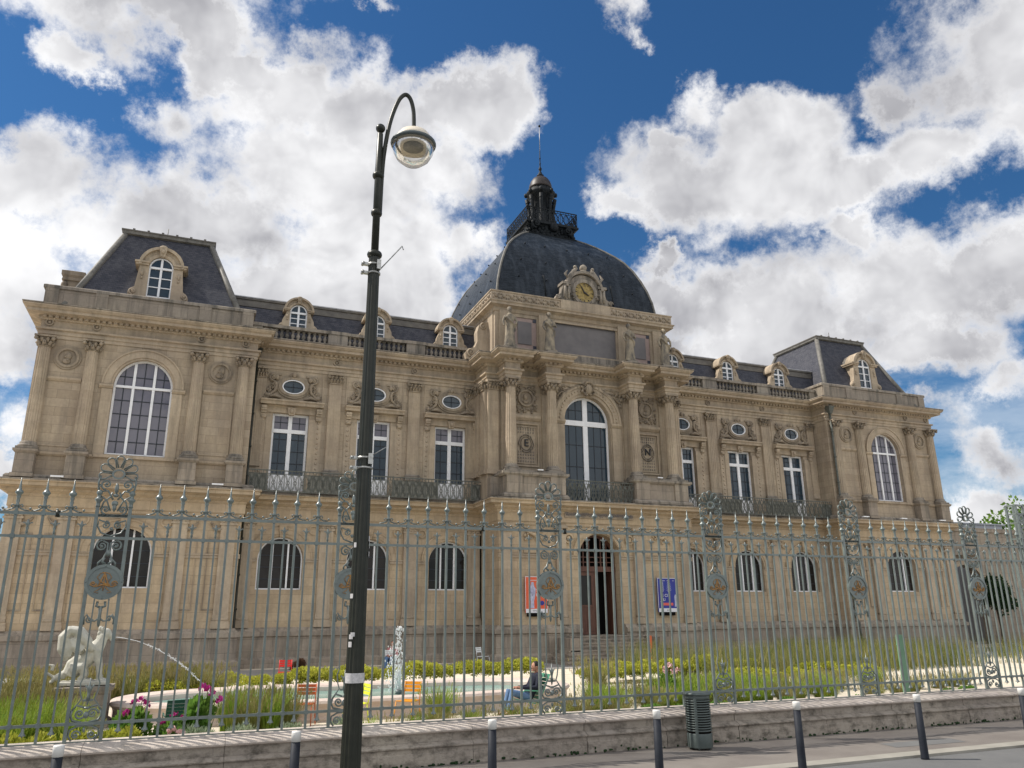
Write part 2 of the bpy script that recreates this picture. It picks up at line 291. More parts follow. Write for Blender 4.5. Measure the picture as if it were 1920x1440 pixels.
# ------------------------------------------------------------------ mesh builder
class MB:
    def __init__(s): s.v = []; s.f = []; s.m = []; s.s = []; s.t = []
    def add(s, vs, fs, m=0, sm=False, tint=None):
        o = len(s.v); s.v += [tuple(p) for p in vs]
        for f in fs: s.f.append([i+o for i in f]); s.m.append(m); s.s.append(sm)
        if tint is not None or s.t: s.t += [0.]*(o-len(s.t)) + [tint or 0.]*len(vs)
        return s
    def box(s, x0, x1, y0, y1, z0, z1, m=0):
        return s.add([(x0,y0,z0),(x1,y0,z0),(x1,y1,z0),(x0,y1,z0),(x0,y0,z1),(x1,y0,z1),(x1,y1,z1),(x0,y1,z1)],
              [(0,3,2,1),(4,5,6,7),(0,1,5,4),(1,2,6,5),(2,3,7,6),(3,0,4,7)], m)
    def frus(s, a, b, m=0):      # a, b = (x0,x1,y0,y1,z)
        q = lambda r: [(r[0],r[2],r[4]),(r[1],r[2],r[4]),(r[1],r[3],r[4]),(r[0],r[3],r[4])]
        return s.add(q(a)+q(b), [(3,2,1,0),(4,5,6,7),(0,1,5,4),(1,2,6,5),(2,3,7,6),(3,0,4,7)], m)
    def ext(s, poly, y0, y1, m=0, sm=False):     # polygon in x,z pushed along y
        n = len(poly); vs = [(x,y0,z) for x,z in poly]+[(x,y1,z) for x,z in poly]
        s.add(vs, [list(range(n)), list(range(2*n-1, n-1, -1))], m)
        return s.add(vs, [(i,i+n,(i+1)%n+n,(i+1)%n) for i in range(n)], m, sm)
    def lathe(s, prof, n=16, c=(0,0), m=0, sm=True, sc=(1,1), a0=0, a1=2*pi, flute=0):
        full = abs(a1-a0-2*pi) < 1e-6; k = n if full else n+1; vs = []
        for r, z in prof:
            for i in range(k):
                a = a0+(a1-a0)*i/n; q = r*(1-(flute if i % 2 else 0))
                vs.append((c[0]+q*cos(a)*sc[0], c[1]+q*sin(a)*sc[1], z))
        fs = []
        for j in range(len(prof)-1):
            for i in range(n):
                i2 = (i+1) % k; fs.append((j*k+i, j*k+i2, (j+1)*k+i2, (j+1)*k+i))
        if full: fs += [list(range(k-1, -1, -1)), [(len(prof)-1)*k+i for i in range(k)]]
        return s.add(vs, fs, m, sm)
    def tube(s, pts, r, n=6, m=0, sm=True, closed=False, flat=None, tint=None):
        pts = [Vector(p) for p in pts]; L = len(pts); rs = r if isinstance(r, (list, tuple)) else [r]*L; vs = []
        ref = None
        for i, p in enumerate(pts):
            a = pts[i-1] if (i or closed) else p; b = pts[(i+1) % L] if (i < L-1 or closed) else p
            t = (b-a).normalized() if (b-a).length > 1e-9 else Vector((0,0,1))
            if ref is None: ref = Vector((0,1,0)) if abs(t.y) < .9 else Vector((1,0,0))
            u = (ref - t*ref.dot(t)); u = u.normalized() if u.length > 1e-6 else Vector((1,0,0)); w = t.cross(u)
            for k in range(n):
                an = 2*pi*(k+.5)/n; fu = rs[i] if flat is None else flat
                vs.append(p + u*cos(an)*fu + w*sin(an)*rs[i])
        fs = []
        for i in range(L if closed else L-1):
            for k in range(n):
                j = (i+1) % L; fs.append((i*n+k, i*n+(k+1)%n, j*n+(k+1)%n, j*n+k))
        if not closed: fs += [list(range(n-1, -1, -1)), [(L-1)*n+k for k in range(n)]]
        return s.add(vs, fs, m, sm and n > 4, tint)
    def ball(s, c, r, nu=8, nv=6, m=0, sm=True, tint=None):
        if not isinstance(r, (tuple, list)): r = (r, r, r)
        vs = [(c[0], c[1], c[2]-r[2])]
        for j in range(1, nv):
            ph = pi*j/nv
            for i in range(nu): a = 2*pi*i/nu; vs.append((c[0]+r[0]*sin(ph)*cos(a), c[1]+r[1]*sin(ph)*sin(a), c[2]-r[2]*cos(ph)))
        vs.append((c[0], c[1], c[2]+r[2])); fs = []
        for i in range(nu): fs.append((0, 1+(i+1)%nu, 1+i)); fs.append((len(vs)-1, 1+(nv-2)*nu+i, 1+(nv-2)*nu+(i+1)%nu))
        for j in range(nv-2):
            for i in range(nu): a = 1+j*nu; fs.append((a+i, a+(i+1)%nu, a+nu+(i+1)%nu, a+nu+i))
        return s.add(vs, fs, m, sm, tint)
    def arch(s, cx, cz, r0, r1, y0, y1, a0=0, a1=pi, n=20, m=0, ez=1.):   # ring segment, front at y0
        vs = []
        for i in range(n+1):
            a = a0+(a1-a0)*i/n
            for r, y in ((r0,y0),(r1,y0),(r1,y1),(r0,y1)): vs.append((cx+r*cos(a), y, cz+r*sin(a)*ez))
        fs = []
        for i in range(n):
            for k in range(4): fs.append((4*i+k, 4*i+4+k, 4*i+4+(k+1)%4, 4*i+(k+1)%4))
        fs += [(0,1,2,3), (4*n+3,4*n+2,4*n+1,4*n)]
        return s.add(vs, fs, m)
    def sweep(s, path, prof, m=0, closed=False):   # plan path (x,y), outward = right-hand side of travel; prof (out, z)
        P = [Vector(p) for p in path]; L = len(P); mt = []
        for i in range(L):
            d0 = (P[i]-P[i-1]).normalized() if (i or closed) else (P[1]-P[0]).normalized()
            d1 = (P[(i+1)%L]-P[i]).normalized() if (i < L-1 or closed) else d0
            n0 = Vector((d0.y, -d0.x)); n1 = Vector((d1.y, -d1.x)); q = n0+n1
            q = q/(1+n0.dot(n1)) if 1+n0.dot(n1) > .05 else n0
            mt.append(q)
        k = len(prof); vs = []
        for p, q in zip(P, mt):
            for o, z in prof: vs.append((p.x+q.x*o, p.y+q.y*o, z))
        fs = []
        for i in range(L if closed else L-1):
            j = (i+1) % L
            for a in range(k-1): fs.append((i*k+a, j*k+a, j*k+a+1, i*k+a+1))
        if not closed: fs += [list(range(k-1,-1,-1)), [(L-1)*k+a for a in range(k)]]
        return s.add(vs, fs, m)
    def wall(s, x0, x1, z0, z1, y, dep, ops, m=0, n=20):
        xs = x0
        for (cx, hw, zb, zt, ar) in sorted(ops):
            q = lambda a, b, c, d: s.add([(a,y,c),(b,y,c),(b,y,d),(a,y,d)], [(0,1,2,3)], m)
            q(xs, cx-hw, z0, z1)
            if zb > z0+1e-4: q(cx-hw, cx+hw, z0, zb); s.add([(cx-hw,y,zb),(cx+hw,y,zb),(cx+hw,y+dep,zb),(cx-hw,y+dep,zb)], [(0,1,2,3)], m)
            for e in (-hw, hw): s.add([(cx+e,y,zb),(cx+e,y+dep,zb),(cx+e,y+dep,zt),(cx+e,y,zt)], [(0,1,2,3)], m)
            if not ar:
                q(cx-hw, cx+hw, zt, z1); s.add([(cx-hw,y,zt),(cx+hw,y,zt),(cx+hw,y+dep,zt),(cx-hw,y+dep,zt)], [(0,1,2,3)], m)
            else:
                h = ar
                pt = [(cx-hw*cos(pi*i/n), zt+h*sin(pi*i/n)) for i in range(n+1)]
                for (a, b), (c, d) in zip(pt, pt[1:]):
                    s.add([(a,y,b),(c,y,d),(c,y,z1),(a,y,z1)], [(0,1,2,3)], m); s.add([(a,y,b),(c,y,d),(c,y+dep,d),(a,y+dep,b)], [(0,1,2,3)], m)
            xs = cx+hw
        s.add([(xs,y,z0),(x1,y,z0),(x1,y,z1),(xs,y,z1)], [(0,1,2,3)], m); return s
    def spiral(s, c, r0, turns, a0, y, rad, dirn=1, m=0, n=None, ry=None, rend=.12, seg=14):
        k = int(seg*turns)+2; pts = []
        for i in range(k+1):
            t = i/k; a = a0+dirn*2*pi*turns*t; r = r0*(1-t*(1-rend)); pts.append((c[0]+r*cos(a), y, c[1]+r*sin(a)))
        s.tube(pts, [rad*(1-.35*i/k) for i in range(k+1)], n or 5, m, flat=ry); s.ball(pts[-1], (rad*1.5,)*3, 6, 4, m)
        return pts[0]
    def mesh(s, name, mats):
        me = bpy.data.meshes.new(name); me.from_pydata(s.v, [], s.f)
        for q in (mats if isinstance(mats, (list, tuple)) else [mats]): me.materials.append(M[q])
        me.polygons.foreach_set('material_index', s.m); me.polygons.foreach_set('use_smooth', s.s)
        if s.t:
            at = me.attributes.new('tint', 'FLOAT', 'POINT'); s.t += [0.]*(len(s.v)-len(s.t)); at.data.foreach_set('value', s.t)
        me.update(); return me
def link(name, me, parent=None, loc=(0,0,0), rot=None, sc=None):
    o = bpy.data.objects.new(name, me); COL.objects.link(o); o.parent = parent; o.location = loc
    if rot: o.rotation_euler = rot
    if sc: o.scale = sc
    return o
import numpy as np
def pieces(mb):
    """groups of faces that stand apart from each other"""
    n = len(mb.v); root = list(range(n))
    def find(i):
        while root[i] != i: root[i] = root[root[i]]; i = root[i]
        return i
    for f in mb.f:
        a = find(f[0])
        for i in f[1:]: root[find(i)] = a
    key = {}; V = np.array(mb.v); isl = np.array([key.setdefault(find(i), len(key)) for i in range(n)]); k = len(key)
    if k < 2 or k > 2500: return None
    lo = np.full((k, 3), 1e9); hi = -lo; np.minimum.at(lo, isl, V); np.maximum.at(hi, isl, V); size = (hi-lo).max(1)
    gap = np.maximum(0, np.maximum(lo[:, None]-hi[None], lo[None]-hi[:, None])); near = np.sqrt((gap**2).sum(2)) <= np.maximum(.02, .5*np.maximum(size[:, None], size[None]))
    r2 = list(range(k))
    def f2(i):
        while r2[i] != i: r2[i] = r2[r2[i]]; i = r2[i]
        return i
    for a, b in zip(*np.nonzero(np.triu(near, 1))): r2[f2(a)] = f2(b)
    g = [f2(i) for i in range(k)]
    return None if len(set(g)) < 2 else [g[i] for i in isl]
def part(name, mb, mats, parent=None, loc=(0,0,0), rot=None, sc=None):
    if isinstance(mb, MB):
        if parent is not None and parent.name == 'museum_building':
            g = pieces(mb)
            if g:
                for q in sorted(set(g)):
                    c = MB(); mp = {}
                    for f, m, s_ in zip(mb.f, mb.m, mb.s):
                        if g[f[0]] == q: c.f.append([mp.setdefault(i, len(mp)) for i in f]); c.m.append(m); c.s.append(s_)
                    c.v = [mb.v[i] for i in mp]; o = link(name, c.mesh(name, mats), parent, loc, rot, sc)
                return o
        mb = mb.mesh(name, mats)
    return link(name, mb, parent, loc, rot, sc)
def tag(o, label, cat, group=None):
    o['label'] = label; o['category'] = cat
    if group: o['group'] = group
    return o
def thing(name, label, cat, loc=(0,0,0), group=None, rz=0, sc=None):
    o = bpy.data.objects.new(name, None); o.empty_display_size = .2; COL.objects.link(o); o.location = loc; o.rotation_euler = (0,0,rz)
    if sc: o.scale = (sc, sc, sc)
    return tag(o, label, cat, group)
def struct(name, mb, mats): o = part(name, mb, mats); o['kind'] = 'structure'; return o
def dup(root, loc=None, rz=None, label=None, group=None, parent=None):
    r = root.copy(); COL.objects.link(r)
    if loc: r.location = loc
    if rz is not None: r.rotation_euler = (0,0,rz)
    if label: r['label'] = label
    if group: r['group'] = group
    if parent: r.parent = parent
    for ch in root.children:
        c = ch.copy(); COL.objects.link(c); c.parent = r
        for gc in ch.children: d = gc.copy(); COL.objects.link(d); d.parent = c
    return r
ORD = ['first','second','third','fourth','fifth','sixth','seventh','eighth','ninth','tenth','eleventh','twelfth','thirteenth','fourteenth','fifteenth','sixteenth','seventeenth','eighteenth','nineteenth','twentieth']
def textmesh(txt, size, ext, mat, align='CENTER'):
    cu = bpy.data.curves.new('lettering', 'FONT'); cu.body = txt; cu.size = size; cu.extrude = ext; cu.align_x = align; cu.align_y = 'CENTER'
    o = bpy.data.objects.new('lettering', cu); COL.objects.link(o); dg = bpy.context.evaluated_depsgraph_get()
    me = bpy.data.meshes.new_from_object(o.evaluated_get(dg)); bpy.data.objects.remove(o)
    me.materials.clear(); me.materials.append(M[mat]); return me
RX = (pi/2, 0, 0)

# ------------------------------------------------------------------ setting
b = MB(); b.add([(-400,-60,-.03),(400,-60,-.03),(400,11.04,-.03),(-400,11.04,-.03)], [(0,1,2,3)]); struct('road', b, 'road')
b = MB(); b.box(-60, 80, 11.03, 11.35, -.3, .012); struct('kerb', b, 'kerb')
b = MB(); b.add([(-400,11.35,0),(400,11.35,0),(400,14.3,0),(-400,14.3,0)], [(0,1,2,3)]); struct('pavement', b, 'asph')
GZ = .3
b = MB(); n = 60
b.add([(-400,14.2,GZ),(400,14.2,GZ),(400,700,GZ),(-400,700,GZ)], [(0,1,2,3)]); struct('garden_ground', b, 'gravel')
b = MB(); b.box(-60, 80, 29.4, 34.2, GZ-.1, GZ+.02); struct('path', b, 'earth')

# ------------------------------------------------------------------ the museum
CX = 17.875
MU = thing('museum_building', 'long cream stone museum with a slate dome and two corner pavilions behind the iron fence', 'museum', (CX, 0, 0))
WY, PY, CY = 35.75, 34.65, 34.1         # wall planes: wings, pavilions, centre
BAY = [6.711, 10.516, 14.321]; PX = 20.47
def both(f):
    for sgn in (-1, 1): f(sgn)
# main walls, upper floor (z 7.5 - 13.4) and lower floor (z 1.9 - 7.0)
def wingwall(sg):
    b = MB(); xs = sorted((sg*5.4, sg*16.1))
    b.wall(xs[0], xs[1], 7.4, 13.4, WY, .30, [(sg*c, .80, 7.55, 11.22, 0) for c in BAY])
    part('wing_wall', b, 'stone', MU)
    b = MB(); b.wall(xs[0], xs[1], 1.85, 6.6, WY, .32, [(sg*c, .955, 3.45, 4.72, .95) for c in BAY])
    part('lower_wing_wall', b, 'warm', MU)
both(wingwall)
def pavwall(sg):
    b = MB(); x0, x1 = sorted((sg*16.1, sg*24.5))
    b.wall(x0, x1, 7.4, 13.4, PY, .3, [(sg*PX, 1.125, 8.66, 11.56, 1.19)])
    for x in (x0, x1): b.add([(x,PY,7.4),(x,46,7.4),(x,46,13.4),(x,PY,13.4)], [(0,1,2,3)])
    part('pavilion_wall', b, 'stone', MU)
    b = MB(); b.wall(x0, x1, 1.85, 6.6, PY, .32, [(sg*PX, 1.08, 3.45, 4.76, 1.1)])
    for x in (x0, x1): b.add([(x,PY,1.85),(x,46,1.85),(x,46,6.6),(x,PY,6.6)], [(0,1,2,3)])
    part('lower_pavilion_wall', b, 'warm', MU)
both(pavwall)
b = MB()
b.wall(-5.4, 5.4, 7.4, 14.0, CY, .35, [(0, 1.30, 7.55, 11.65, 1.33)])
for x in (-5.4, 5.4): b.add([(x,CY,7.4),(x,WY,7.4),(x,WY,13.4),(x,CY,13.4)], [(0,1,2,3)])
part('central_wall', b, 'plain', MU)
b = MB(); b.wall(-5.1, 5.1, 1.4, 6.6, 33.35, .75, [(0, 1.08, 1.4, 4.95, 1.05)])
for x in (-5.1, 5.1): b.add([(x,33.35,1.4),(x,WY,1.4),(x,WY,6.6),(x,33.35,6.6)], [(0,1,2,3)])
part('lower_central_wall', b, 'warm', MU)
# dark rooms behind the windows
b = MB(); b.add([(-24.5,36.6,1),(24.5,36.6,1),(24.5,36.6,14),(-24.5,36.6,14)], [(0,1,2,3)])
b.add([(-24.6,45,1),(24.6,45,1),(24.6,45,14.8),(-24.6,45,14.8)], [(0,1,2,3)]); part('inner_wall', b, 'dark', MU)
# plans of the front as paths (left to right => outward is towards the street)
UP = [(-24.5,46),(-24.5,PY),(-16.1,PY),(-16.1,WY),(-5.4,WY),(-5.4,CY)]
def jog(cs, hw, y0, y1):
    r = []
    for c in cs: r += [(c-hw, y0), (c-hw, y1), (c+hw, y1), (c+hw, y0)]
    return r
cols = [-4.45, -2.3, 2.3, 4.45]
path_up = UP + jog(cols, .36, CY, 33.12) + [(-x, y) for x, y in reversed(UP)]
arch_p = [(-.5,13.26),(.04,13.26),(.04,13.40),(.08,13.42),(.08,13.56),(.17,13.60),(.17,13.67),(.02,13.69),(.02,14.0),(.10,14.02),(.13,14.08),(.13,14.17),(.32,14.19),(.52,14.22),(.52,14.34),(.58,14.36),(.66,14.45),(.66,14.50),(-.7,14.56)]
b = MB(); b.sweep(path_up, arch_p); part('main_cornice', b, 'plain', MU)
b = MB()                                           # dentils as one course
for (ax, ay), (bx, by) in zip(path_up, path_up[1:]):
    L = sqrt((bx-ax)**2+(by-ay)**2)
    if L < .6 or (abs(ax-bx) < .01 and ay > 36): continue
    dx, dy = (bx-ax)/L, (by-ay)/L; nx, ny = dy, -dx; k = int(L/.215)
    for i in range(k):
        t = (i+.5)*L/k; x, y = ax+dx*t, ay+dy*t
        if abs(dx) > .5: b.box(x-.065, x+.065, y-.25, y, 14.08, 14.185)
        else: b.box(min(x, x+nx*.25), max(x, x+nx*.25), y-.065, y+.065, 14.08, 14.185)
part('dentil_course', b, 'plain', MU)
# blackened weather skin on top of the cornice
b = MB(); b.sweep(path_up, [(.56,14.51),(.68,14.515),(.68,14.56),(-.6,14.66)]); part('cornice_flashing', b, 'grey', MU)
# string course between the floors
dp = [(-24.5,46),(-24.5,PY),(-16.1,PY),(-16.1,WY),(-5.1,WY),(-5.1,33.35),(5.1,33.35),(5.1,WY),(16.1,WY),(16.1,PY),(24.5,PY),(24.5,46)]
b = MB(); b.sweep(dp, [(-.4,6.32),(.06,6.32),(.06,6.44),(.10,6.46),(.10,6.86),(.14,6.90),(.14,6.95),(.34,7.06),(.34,7.14),(.60,7.20),(.60,7.34),(.66,7.36),(.66,7.40),(-.5,7.43)])
part('string_course', b, 'warm', MU)
b = MB(); b.sweep(dp, [(-.3,7.43),(.64,7.405),(.64,7.46),(-.5,7.52)]); b.sweep([(-24.5,46),(-24.5,PY),(-16.1,PY),(-16.1,WY),(-5.1,WY)], [(-.3,7.5),(.34,7.46),(.34,7.58),(.28,7.66),(-.3,7.66)])
b.sweep([(5.1,WY),(16.1,WY),(16.1,PY),(24.5,PY),(24.5,46)], [(-.3,7.5),(.34,7.46),(.34,7.58),(.28,7.66),(-.3,7.66)]); part('weathered_ledge', b, 'grey', MU)
b = MB(); b.sweep(dp, [(-.3,4.62),(.05,4.62),(.05,4.66),(.08,4.68),(.08,4.80),(-.3,4.80)]); 
# impost band must not cross the openings: built in pieces instead
b = MB()
def band(x0, x1, y, zs): b.sweep([(x0, y), (x1, y)], [(-.05,zs-.14),(.05,zs-.14),(.05,zs-.04),(.09,zs-.02),(.09,zs+.03),(-.05,zs+.03)])
def bandset(x0, x1, y, ops, zs):
    xs = x0
    for c, hw in sorted(ops): band(xs, c-hw, y, zs); xs = c+hw
    band(xs, x1, y, zs)
bandset(-16.0, -5.2, WY, [(-c, 1.0) for c in BAY], 4.74); bandset(5.2, 16.0, WY, [(c, 1.0) for c in BAY], 4.74)
bandset(-24.55, -16.05, PY, [(-PX, 1.12)], 4.78); bandset(16.05, 24.55, PY, [(PX, 1.12)], 4.78); bandset(-5.15, 5.15, 33.35, [(0, 1.12)], 4.97)
part('impost_band', b, 'plain', MU)
# plinth
b = MB(); pp = [(-.4,GZ-.1),(.34,GZ-.1),(.34,.62),(.26,.68),(.22,.72),(.22,1.52),(.30,1.56),(.30,1.72),(.20,1.78),(.10,1.90),(-.4,1.92)]
b.sweep([(-24.5,46),(-24.5,PY),(-16.1,PY),(-16.1,WY),(-5.1,WY),(-5.1,33.35),(-1.15,33.35)], pp); b.sweep([(1.15,33.35),(5.1,33.35),(5.1,WY),(16.1,WY),(16.1,PY),(24.5,PY),(24.5,46)], pp)
part('plinth', b, 'plinth', MU)
# ---- windows
def winmesh(hw, zb, zs, ar, mull, trans, cols_n, rows, fr=.09, panel=0, wr=.07, dark=True):
    """white frame with dark glazing bars, and its glass"""
    f = MB(); zt = zs+ar if ar else zs; n = 18
    f.box(-hw, -hw+fr, 0, .10, zb, zs); f.box(hw-fr, hw, 0, .10, zb, zs); f.box(-hw+fr, hw-fr, 0, .10, zb, zb+fr)
    if ar: f.arch(0, zs, hw-fr, hw, 0, .10, ez=ar/hw)
    else: f.box(-hw+fr, hw-fr, 0, .10, zs-fr, zs)
    top = lambda x: (zs + ar*sqrt(max(0, 1-(x/hw)**2)) if ar else zs) - fr*.7
    for x in mull: f.box(x-wr, x+wr, -.015, .085, zb+fr*.9, top(abs(x)+wr))
    for z in trans:
        w = hw*(sqrt(max(0, 1-((z-zs)/ar)**2)) if ar and z > zs else 1)-fr*.8; f.box(-w, w, -.025, .09, z-wr, z+wr)
    if panel: f.box(-hw+fr*.9, hw-fr*.9, .01, .08, zb+fr*.9, panel)
    base = panel or zb
    if dark:
        for x in cols_n: f.box(x-.018, x+.018, .045, .075, base+.03, top(abs(x)+.02), 1)
        for z in rows:
            w = hw*(sqrt(max(0, 1-((z-zs)/ar)**2)) if ar and z > zs else 1)-fr; f.box(-w, w, .04, .07, z-.018, z+.018, 1)
    g = MB()
    if ar: poly = [(-hw+.01, zb+.01), (hw-.01, zb+.01)] + [((hw-.01)*cos(pi*i/n), zs+(ar-.01)*sin(pi*i/n)) for i in range(n+1)]
    else: poly = [(-hw+.01, zb+.01), (hw-.01, zb+.01), (hw-.01, zs-.01), (-hw+.01, zs-.01)]
    g.add([(x,.06,z) for x, z in poly], [list(range(len(poly)))])
    return f, g
def window(name, fg, places, mats=('white','lead'), gl='glass', parent=MU):
    fm = fg[0].mesh(name, mats); gm = fg[1].mesh('pane', gl)
    for x, y in places:
        o = link(name, fm, parent, (x, y, 0)); link('pane', gm, o)
sx = [-c for c in reversed(BAY)] + BAY
fw_ = winmesh(.80, 7.55, 11.22, 0, [0], [10.42], [-.42, .42], [8.95, 9.5, 10.05, 10.83], panel=8.42, wr=.085, fr=.10)
window('french_window', fw_, [(x, WY+.2) for x in sx])
# upper lights of the left wing look violet (blinds): a second pane colour
gm = MB()
for s_ in (-1, 1): gm.add([(s_*.40-.33,.05,10.49),(s_*.40+.33,.05,10.49),(s_*.40+.33,.05,11.14),(s_*.40-.33,.05,11.14)], [(0,1,2,3)])
gm = gm.mesh('window_blind', 'glassv')
for c in BAY: link('window_blind', gm, MU, (-c, WY+.2, 0))
gw = winmesh(.955, 3.45, 4.72, .95, [-.33, .33], [], [], [3.9, 4.4, 4.9], fr=.06, wr=.035)
window('arched_window', gw, [(x, WY+.22) for x in sx], gl='glassg')
pgw = winmesh(1.08, 3.45, 4.76, 1.1, [-.36, .36], [], [], [3.9, 4.4, 4.9, 5.35], fr=.06, wr=.035)
window('arched_window', pgw, [(-PX, PY+.22), (PX, PY+.22)], gl='glassg')
pw = winmesh(1.125, 8.66, 11.56, 1.19, [-.385, .385], [11.56], [-.75, 0, .75], [9.24, 9.82, 10.4, 10.98, 12.0], fr=.08, wr=.05)
window('tall_arched_window', pw, [(-PX, PY+.2), (PX, PY+.2)], gl='glassv')
b = MB()
for x, w in ((PX+.52, .07), (PX+.70, .03)): b.box(x-w, x+w, PY+.45, PY+.47, 8.75, 11.2)
part('window_blind', b, 'whitep', MU)
cw_ = winmesh(1.30, 7.55, 11.65, 1.33, [0], [11.62], [-.9, -.5, .5, .9], [10.5, 9.4, 12.3], fr=.10, wr=.13)
window('great_arched_window', cw_, [(0, CY+.3)])
# ---- surrounds of the wing windows
b = MB()
for s_ in (-1, 1):
    x0, x1 = sorted((s_*.80, s_*1.08)); b.box(x0, x1, -.07, .0, 7.6, 11.0)
    x0, x1 = sorted((s_*1.08, s_*1.36)); b.box(x0, x1, -.04, .0, 7.6, 10.9)
    for i in range(11): z = 8.5+i*.235; b.ball((s_*1.22, -.045, z), (.055, .03, .055), 6, 4)
    for i, (dz, dy) in enumerate(((0,.30),(-.10,.27),(-.2,.2),(-.32,.13),(-.45,.08))):   # scroll console
        b.box(s_*1.22-.12, s_*1.22+.12, -dy, 0, 11.46+dz-.11, 11.46+dz)
    b.tube([(s_*1.22-.13,-.2,11.36),(s_*1.22+.13,-.2,11.36)], .09, 8); b.tube([(s_*1.22-.11,-.1,10.98),(s_*1.22+.11,-.1,10.98)], .06, 8)
b.box(-1.08, 1.08, -.06, 0, 11.22, 11.48)
b.frus((-.13,.13,-.16,0,11.12),(-.2,.2,-.20,0,11.46)); b.ball((0,-.2,11.3),(.10,.06,.12))
b.sweep([(-1.40,0),(1.40,0)], [(-.02,11.46),(.06,11.46),(.10,11.52),(.32,11.54),(.34,11.64),(.40,11.70),(.40,11.76),(0,11.80)])
surround = b.mesh('window_surround', 'plain')
for x in sx: link('window_surround', surround, MU, (x, WY, 0))
# oval windows with carved scrolls
b = MB(); rnd = random.Random(3)
b.arch(0, 12.46, .50, .66, -.13, .0, 0, 2*pi, 32, ez=.70); b.arch(0, 12.46, .62, .74, -.08, .0, 0, 2*pi, 32, ez=.74)
b.box(-1.3, 1.3, -.05, 0, 11.80, 11.86)
for s_ in (-1, 1):
    b.spiral((s_*.92, 12.86), .17, 1.6, -pi/2 if s_ > 0 else -pi/2, -.10, .05, s_)
    b.tube([(s_*.92,-.1,12.69),(s_*.80,-.1,12.62),(s_*.76,-.11,12.45),(s_*.80,-.1,12.25),(s_*.98,-.1,12.05),(s_*1.2,-.1,11.9)], [.05,.06,.07,.07,.06,.04], 6)
    b.box(*sorted((s_*.55, s_*1.05)), -.06, 0, 12.98, 13.06)
    b.ball((s_*.74,-.06,12.86),(.10,.10,.14)); b.ball((s_*1.12,-.08,12.0),(.16,.12,.10)); b.tube([(s_*.5,-.08,11.9),(s_*.8,-.12,12.0),(s_*1.1,-.1,11.92)],[.05,.09,.05],6)
    for i in range(60):
        t = rnd.random(); x = s_*(.78+.45*t+rnd.uniform(-.1,.1)); z = 12.6-.75*t*t-.12+rnd.uniform(-.14,.14)
        b.ball((x, -.07, max(11.85, z)), (rnd.uniform(.03,.07), rnd.uniform(.04,.10), rnd.uniform(.03,.07)), 5, 4)
b.spiral((-.14, 12.98), .09, 1.2, 0, -.12, .035, 1); b.spiral((.14, 12.98), .09, 1.2, pi, -.12, .035, -1); b.ball((0,-.13,13.02),(.10,.08,.13))
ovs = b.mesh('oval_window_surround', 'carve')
f = MB(); f.arch(0, 12.46, .45, .505, -.12, -.02, 0, 2*pi, 32, ez=.66); f.box(-.012,.012,-.05,-.03,12.17,12.75,1); f.box(-.44,.44,-.05,-.03,12.45,12.47,1)
g_ = MB(); g_.add([(.46*cos(2*pi*i/28), -.02, 12.46+.31*sin(2*pi*i/28)) for i in range(28)], [list(range(28))])
for x in sx: link('oval_window_surround', ovs, MU, (x, WY, 0))
window('oval_window', (f, g_), [(x, WY) for x in sx])
# ---- capital, base
def capital_mb(w, z0, z1, d=.16, half=True):
    b = MB(); h_ = z1-z0; rnd = random.Random(5)
    b.frus((-w*.9, w*.9, -d, .0, z0),(-w, w, -d*1.15, .0, z1-.08)); b.box(-w*1.38, w*1.38, -d*1.9, 0, z1-.075, z1); b.box(-w*.98, w*.98, -d*1.15, 0, z0-.05, z0)
    for row, (zz, k, o) in enumerate(((z0, 4, .0), (z0+h_*.33, 3, .03))):
        for i in range(k):
            x = (-w + 2*w*(i+.5)/k)*1.02
            b.tube([(x,-d-o,zz),(x,-d-.03-o,zz+h_*.25),(x,-d-.10-o,zz+h_*.36),(x,-d-.13-o,zz+h_*.28)], [w*.22,w*.25,w*.2,w*.1], 5, flat=.035)
    for s_ in (-1, 1):
        b.spiral((s_*w*1.12, z1-.15), .085, 1.3, pi/2, -d*1.7, .028, -s_); b.tube([(s_*w*.3,-d,z0+h_*.5),(s_*w*.8,-d*1.4,z1-.1)], .03, 5)
        b.tube([(s_*w*1.05,-d*.6,z0),(s_*w*1.12,-d*.7,z0+h_*.4),(s_*w*1.3,-d*.8,z0+h_*.5)], [.05,.06,.03], 5)
    b.ball((0,-d*1.8,z1-.05),(.06,.05,.06)); return b
# wing pilasters, upper floor
b = MB(); b.box(-.29, .29, -.13, 0, 8.72, 12.80); b.box(-.36, .36, -.17, 0, 7.6, 8.44)
for i in range(5): b.box(-.25+i*.115, -.21+i*.115, -.145, -.13, 8.95, 12.65)
pil = b.mesh('pilaster', 'plain'); bs = MB(); bs.box(-.37,.37,-.21,0,8.44,8.54); bs.box(-.40,.40,-.24,0,8.54,8.60); bs.tube([(-.35,-.17,8.64),(.35,-.17,8.64)],.05,8); bs.box(-.32,.32,-.17,0,8.66,8.72)
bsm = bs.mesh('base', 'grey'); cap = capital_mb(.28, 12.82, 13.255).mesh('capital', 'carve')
rs = MB(); rs.arch(0, 13.86, .10, .16, -.07, 0, 0, 2*pi, 16); rs.ball((0,-.03,13.86),(.07,.04,.07)); rsm = rs.mesh('rosette', 'carve')
for x in (-12.42, -8.61, 8.61, 12.42):
    o = link('pilaster', pil, MU, (x, WY, 0)); link('base', bsm, o); link('capital', cap, o); link('rosette', rsm, MU, (x, WY-.02, 0))
for x in (-5.72, 5.72, -15.75, 15.75):
    o = link('pilaster', pil, MU, (x, WY+.03, 0), sc=(.8, 1, 1)); link('capital', cap, o)
